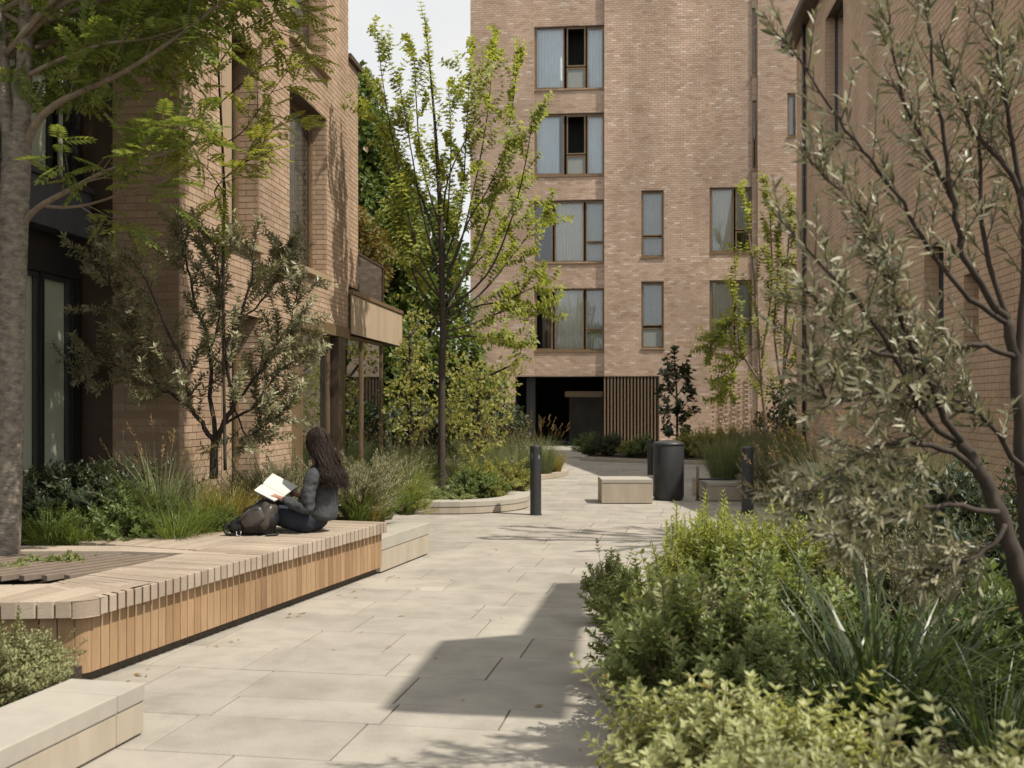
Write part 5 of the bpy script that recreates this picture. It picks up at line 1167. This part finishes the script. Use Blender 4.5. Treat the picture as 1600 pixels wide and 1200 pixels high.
# ------------------------------------------------------------------ reading woman, book, bag
mat_plain('skin', (.36, .19, .12), .5, var=.08, scale=20, bstr=0)
mat_plain('jacket', (.046, .048, .050), .85, var=.45, scale=9, bstr=.5, bdist=.006)
mat_plain('jeans', (.018, .022, .032), .85, var=.3, scale=14, bstr=.4, bdist=.004)
mat_pieces('hair', [(0, (.010, .006, .004)), (.5, (.020, .011, .007)), (.8, (.055, .028, .016)), (1, (.014, .008, .005))], .45, 40, 2, (.9, 1.1), .05, .001, .3)
mat_plain('paper', (.52, .505, .475), .8, var=.03, scale=20, bstr=0)
mat_plain('bag_black', (.012, .012, .013), .5, var=.3, scale=18, bstr=.3, bdist=.004)
mat_plain('bag_brown', (.06, .05, .042), .38, spec=.6, var=.2, scale=8, bstr=.35, bdist=.006)
mat_plain('steel', (.5, .5, .5), .3, 1, var=.05)
D0 = 9.42; S0 = CL((495-CX)/F*D0, D0, TOP-.012)
rt, fw_ = Vector((cs, sn, 0)), Vector((-sn, cs, 0))
ROT = math.radians(-14); cr_, sr_ = math.cos(ROT), math.sin(ROT)
def W(p, rot=True):
    x, y, z = p
    if rot: x, y = x*cr_-y*sr_, x*sr_+y*cr_
    return S0+rt*x+fw_*y+Vector((0, 0, z))
def skin_mesh(name, V, E, Rr, root, sub=2):
    me = bpy.data.meshes.new(name); me.from_pydata([tuple(W(v)) for v in V], E, []); o = bpy.data.objects.new(name, me); C.objects.link(o)
    sk = o.modifiers.new('s', 'SKIN'); sk.use_smooth_shade = True; sk.branch_smoothing = .4
    lay = me.skin_vertices[0].data if me.skin_vertices else None
    if lay is None:
        bm = bmesh.new(); bm.from_mesh(me); bm.verts.layers.skin.verify(); bm.to_mesh(me); bm.free(); lay = me.skin_vertices[0].data
    for i, r_ in enumerate(Rr): lay[i].radius = (r_, r_) if not isinstance(r_, tuple) else r_; lay[i].use_root = (i == root)
    ss = o.modifiers.new('u', 'SUBSURF'); ss.levels = sub; ss.render_levels = sub
    dg = bpy.context.evaluated_depsgraph_get(); dg.update(); m2 = bpy.data.meshes.new_from_object(o.evaluated_get(dg))
    bpy.data.objects.remove(o); m2.polygons.foreach_set('use_smooth', [True]*len(m2.polygons)); m2.materials.clear(); m2.name = name; return m2
class Sk:
    def __init__(s): s.V = []; s.E = []; s.R = []
    def chain(s, pts, start=None):
        last = start; ids = []
        for (x, y, z, r_) in pts:
            s.V.append((x, y, z)); s.R.append(r_); i = len(s.V)-1
            if last is not None: s.E.append((last, i))
            last = i; ids.append(i)
        return ids
from mathutils import noise as mnoise
def folds(me, amp, sc, squash=(1, 1, 1)):
    nv = [v.normal.copy() for v in me.vertices]
    for v, n_ in zip(me.vertices, nv):
        q = Vector((v.co.x*squash[0], v.co.y*squash[1], v.co.z*squash[2]))*sc
        f = mnoise.noise(q)+.5*mnoise.noise(q*2.1+Vector((3, 1, 7))); f = (1-abs(f)*2)*.5
        v.co += n_*amp*f
    me.update(); return me
WM = thing('person', 'person with long dark hair in grey jacket and dark jeans, reading on the bench', 'person', S0)
kL, aL = (-.44, -.17, .205), (-.70, -.06, .07); kR, aR = (-.46, .12, .265), (-.74, .08, .07)
wL, wR = (-.225, -.245, .315), (-.215, .06, .325)
b = Sk()
sp = b.chain([(0, 0, .125, .10), (.03, 0, .25, .115), (.055, 0, .40, .12), (.045, 0, .52, .085), (.02, 0, .60, .048), (.0, 0, .665, .052), (-.012, 0, .735, .082), (-.005, 0, .80, .085), (0, 0, .86, .062)])
b.chain([(-.085, 0, .745, .028), (-.112, 0, .735, .012)], sp[6])
for sgn, el, wr in ((-1, (.035, -.225, .215), wL), (1, (-.05, .245, .25), wR)):
    c = b.chain([(.05, sgn*.10, .515, .065), (.04, sgn*.175, .49, .05), (.01, sgn*.215, .36, .042), (el[0], el[1], el[2], .036), ((el[0]+wr[0])/2, (el[1]+wr[1])/2, (el[2]+wr[2])/2, .032), (*wr, .024)], sp[3])
    dx, dy, dz = -.05, -.01*sgn, .012
    pm = b.chain([(wr[0]-.035, wr[1]+.0, wr[2]+.008, .026), (wr[0]-.07, wr[1]+.005*sgn, wr[2]+.014, .030)], c[-1])
    for k in range(4):
        o_ = (k-1.5)*.019; l = (.045, .055, .05, .038)[k]
        b.chain([(wr[0]-.085, wr[1]+o_, wr[2]+.016-abs(o_)*.2, .0095), (wr[0]-.085-l*.5, wr[1]+o_*1.1, wr[2]+.012, .009), (wr[0]-.085-l, wr[1]+o_*1.15, wr[2]-.006, .0075)], pm[-1])
    b.chain([(wr[0]-.05, wr[1]-sgn*.028, wr[2]+.02, .011), (wr[0]-.085, wr[1]-sgn*.042, wr[2]+.03, .009)], pm[0])
for sgn, kn, an in ((-1, kL, aL), (1, kR, aR)):
    b.chain([(-.03, sgn*.085, .115, .075), ((kn[0])*.5, (kn[1]+sgn*.085)/2, (kn[2]+.1)/2, .065), (*kn, .056), ((kn[0]+an[0])/2, (kn[1]+an[1])/2, (kn[2]+an[2])/2+.01, .05), (*an, .036), (an[0]-.09, an[1]-.01, .045, .034), (an[0]-.16, an[1]-.012, .035, .026)], sp[0])
body = put('body', skin_mesh('body', b.V, b.E, b.R, 0), 'skin', WM)
j = Sk()
sp = j.chain([(.022, 0, .11, (.178, .165)), (.032, 0, .19, .16), (.05, 0, .32, .142), (.065, 0, .44, .145), (.045, 0, .535, .10), (.022, 0, .59, .066)])
for sgn, el, wr in ((-1, (.035, -.225, .215), wL), (1, (-.05, .245, .25), wR)):
    j.chain([(.05, sgn*.11, .51, .085), (.04, sgn*.18, .485, .068), (.012, sgn*.215, .36, .060), (el[0], el[1], el[2], .055), (el[0]*.55+wr[0]*.45, el[1]*.55+wr[1]*.45, el[2]*.55+wr[2]*.45, .048), (wr[0]*.93+el[0]*.07, wr[1]*.93+el[1]*.07, wr[2]*.93+el[2]*.07, .038)], sp[4])
put('jacket', folds(skin_mesh('jacket', j.V, j.E, j.R, 0, 3), .016, 11, (1, 1, 1.6)), 'jacket', WM)
q = Sk(); sp = q.chain([(-.0, 0, .112, (.172, .15)), (.02, 0, .2, .13)])
for sgn, kn, an in ((-1, kL, aL), (1, kR, aR)):
    q.chain([(-.04, sgn*.10, .105, .125), (kn[0]*.5, (kn[1]+sgn*.085)/2, (kn[2]+.1)/2-.012, .102), (*kn, .072), ((kn[0]+an[0])/2, (kn[1]+an[1])/2, (kn[2]+an[2])/2+.012, .062), (an[0]+.01, an[1], an[2]+.01, .048)], sp[0])
put('jeans', folds(skin_mesh('jeans', q.V, q.E, q.R, 0, 3), .012, 13), 'jeans', WM)
for kn, an in ((kL, aL), (kR, aR)):
    s = Sk(); s.chain([(an[0]+.03, an[1], .045, .044), (an[0]-.05, an[1]-.006, .04, .045), (an[0]-.13, an[1]-.01, .034, .04), (an[0]-.175, an[1]-.012, .028, .028)])
    put('shoe', skin_mesh('shoe', s.V, s.E, s.R, 0), 'bag_black', WM)
# hair: cap and long strands
hr = random.Random(9); hm = MB(); hc = Vector((.004, 0, .79)); n0 = 0
k1_, k2_ = 14, 22
for i in range(k1_+1):
    th = math.pi*i/k1_
    for jx in range(k2_):
        ph = 2*math.pi*jx/k2_; x = math.sin(th)*math.cos(ph); y = math.sin(th)*math.sin(ph); z = math.cos(th)
        rr_ = 1.0
        if x < -.45 and z < .35: rr_ = .80           # the face stays clear
        hm.v.append(tuple(W((hc.x+.106*x*rr_, .098*y*rr_, hc.z+.125*z*(1 if z > 0 else 1.05)*rr_))))
for i in range(k1_):
    for jx in range(k2_): a = i*k2_+jx; c_ = i*k2_+(jx+1) % k2_; hm.f.append((a, c_, c_+k2_, a+k2_))
hair = hm.build('hair', 'hair', WM, smooth=True)
hs_ = MB()
hv = Sk(); hv.chain([(.01, 0, .80, .095), (.035, 0, .70, (.10, .088)), (.085, 0, .60, (.11, .075)), (.13, 0, .51, (.12, .06)), (.165, 0, .44, (.10, .045))])
put('hair_volume', skin_mesh('hair_volume', hv.V, hv.E, hv.R, 0), 'hair', hair)
for i in range(1700):
    ph = hr.uniform(-2.25, 2.25); th = hr.uniform(.02, 1.5)                 # 0 = towards the back (+x)
    x, y, z = math.sin(th)*math.cos(ph), math.sin(th)*math.sin(ph), math.cos(th)
    p0 = Vector((hc.x+.107*x, .099*y, hc.z+.126*z)); side = math.sin(ph)
    e = hr.random(); front = max(0, -math.cos(ph))
    p1 = Vector((hc.x+.118*math.cos(ph)*1.0+.012, .112*side, hc.z-.035+hr.gauss(0, .012)))
    p2 = Vector((.085+.075*max(-.35, math.cos(ph))+hr.gauss(0, .014)+.02, .135*side+hr.gauss(0, .012), .585+hr.gauss(0, .015)))
    p3 = Vector((.135+.085*max(-.6, math.cos(ph))+hr.gauss(0, .018), .165*side+hr.gauss(0, .016), .50+hr.gauss(0, .02)))
    p4 = Vector((.175+.07*max(-.9, math.cos(ph))+hr.gauss(0, .022), .15*side+hr.gauss(0, .024), .40+.05*e+.05*front+hr.gauss(0, .022)))
    if th < .5: pts = [p0, p0.lerp(p1, .5)+Vector((.012*math.cos(ph), .014*side, .02)), p1, p2, p3, p4]
    else: pts = [p0, p1, p2, p3, p4]
    w = hr.uniform(.0016, .0034); P_ = smooth_path([W(p) for p in pts], 3); hs_.tube(P_, taper(len(P_), w, w*.4), 3, cap=False)
put('hair_strands', hs_.mesh('hair_strands', True), 'hair', hair, kind='stuff')
# open book
BK = thing('open_book', 'open book with white pages held on the knees of the reading person', 'book', W((-.42, -.02, .30)))
sp0, sp1 = P(410, 757.5, 9.40), P(444, 776.5, 9.33)
far_ = (P(426, 739.5, 9.58), P(466, 760, 9.50)); near_ = (P(397, 766, 9.24), P(429, 782.5, 9.17))
def book_page(o0, o1, nm, bow, th):
    m = MB(); n, k = 12, 4; nr = (sp1-sp0).cross(o0-sp0).normalized(); nr = nr if nr.z > 0 else -nr; rows = {}
    for layer in (0, 1):
        for i in range(n+1):
            u = i/n; h = bow*math.sin(math.pi*u**.55)*(1-.25*u)-layer*th
            for v_ in range(k+1):
                w = v_/k; p = sp0.lerp(sp1, w).lerp(o0.lerp(o1, w), u)+nr*h; rows[(layer, i, v_)] = len(m.v); m.v.append(tuple(p))
    for i in range(n):
        for v_ in range(k):
            m.f.append((rows[(0, i, v_)], rows[(0, i+1, v_)], rows[(0, i+1, v_+1)], rows[(0, i, v_+1)])); m.f.append((rows[(1, i, v_)], rows[(1, i, v_+1)], rows[(1, i+1, v_+1)], rows[(1, i+1, v_)]))
        for v_ in (0, k): m.f.append((rows[(0, i, v_)], rows[(0, i+1, v_)], rows[(1, i+1, v_)], rows[(1, i, v_)]))
    for v_ in range(k): m.f.append((rows[(0, n, v_)], rows[(0, n, v_+1)], rows[(1, n, v_+1)], rows[(1, n, v_)]))
    return m.build(nm, 'paper', BK, smooth=False)
book_page(*far_, 'page_block', .014, .009); book_page(*near_, 'page_block', .012, .008)
for oo in (far_, near_):
    m = MB(); nr = (sp1-sp0).cross(oo[0]-sp0).normalized(); nr = nr if nr.z > 0 else -nr; e_ = .012
    a_, b_, c_, d_ = sp0-nr*e_, sp1-nr*e_, oo[1]-nr*e_, oo[0]-nr*e_
    for q in (a_, b_, c_, d_): m.v.append(tuple(q))
    for q in (a_, b_, c_, d_): m.v.append(tuple(q-nr*.003))
    m.f += [(0,1,2,3),(7,6,5,4),(0,4,5,1),(1,5,6,2),(2,6,7,3),(3,7,4,0)]; m.build('cover', 'bag_brown', BK)
# paper under the person
m = MB(); z = TOP+.004; c = G(446, 830, TOP); c = Vector((c.x, c.y, z)); u_ = (rt*.95-fw_*.25); v_ = (fw_+rt*.3).normalized()
m.prism([((c+u_*a+v_*e).x, (c+u_*a+v_*e).y) for a, e in ((-.14, -.06), (.12, -.05), (.13, .09), (-.12, .1))], z, z+.004); o = m.build('paper_sheet', 'paper'); tag(o, 'white sheet of paper lying on the bench between bag and person', 'paper')
# bag
bg0 = CL((398-CX)/F*9.18, 9.18, TOP)
BG = thing('backpack', 'black backpack with shiny brown front pocket lying on the bench', 'bag', bg0)
def lump(c, rx, ry, rz, nm, mat, tz=0, e=.75, flat=True, seed=1, par=None):
    m = MB(); r_ = random.Random(seed); k1, k2 = 16, 26; ph_ = [r_.uniform(0, 6) for _ in range(4)]
    for i in range(k1+1):
        th = math.pi*i/k1
        for jx in range(k2):
            a = 2*math.pi*jx/k2; f = lambda s_, ee: math.copysign(abs(s_)**ee, s_)
            x = f(math.sin(th), e)*f(math.cos(a), e); y = f(math.sin(th), e)*f(math.sin(a), e); z_ = f(math.cos(th), e)
            w = 1+.05*math.sin(3*a+ph_[0]+2*th)+.04*math.sin(5*th+ph_[1])+.03*math.sin(7*a+ph_[2])
            x, y, z_ = x*rx*w, y*ry*w, z_*rz*w
            x, z_ = x*math.cos(tz)-z_*math.sin(tz), x*math.sin(tz)+z_*math.cos(tz)
            zz = c[2]+z_
            if flat: zz = max(zz, .004+.003*math.sin(a*3))
            m.v.append(tuple(bg0+rt*(c[0]+x)+fw_*(c[1]+y)+Vector((0, 0, zz))))
    for i in range(k1):
        for jx in range(k2): a = i*k2+jx; b_ = i*k2+(jx+1) % k2; m.f.append((a, b_, b_+k2, a+k2))
    return m.build(nm, mat, par or BG, smooth=True)
lump((.03, .03, .115), .165, .115, .135, 'body', 'bag_black', .35, .8, seed=2)
lump((.10, .03, .14), .085, .115, .13, 'side_panel', 'bag_brown', -.25, .8, seed=5)
pk = lump((.005, -.085, .155), .105, .035, .075, 'front_pocket', 'bag_brown', .42, .8, False, seed=3)
lump((-.14, .0, .07), .075, .09, .065, 'top_flap', 'bag_black', .3, .8, seed=4)
def btube(pts, r_, nm, mat): m = MB(); P_ = smooth_path([bg0+rt*p[0]+fw_*p[1]+Vector((0, 0, p[2])) for p in pts], 4); m.tube(P_, r_, 6); m.build(nm, mat, BG, smooth=True)
btube([(-.19, -.04, .10), (-.235, -.06, .075), (-.23, -.07, .03), (-.19, -.08, .012), (-.12, -.10, .02)], .012, 'strap', 'bag_black')
btube([(-.10, -.10, .05), (-.085, -.125, .035), (-.095, -.125, .008), (-.12, -.12, .012), (-.125, -.115, .04)], .005, 'buckle', 'steel')
btube([(-.09, -.115, .13), (-.02, -.128, .205), (.07, -.115, .235)], .003, 'zip', 'metal_black')
btube([(.18, -.02, .03), (.21, -.05, .02), (.19, -.09, .01), (.12, -.12, .012)], .010, 'strap', 'bag_black')
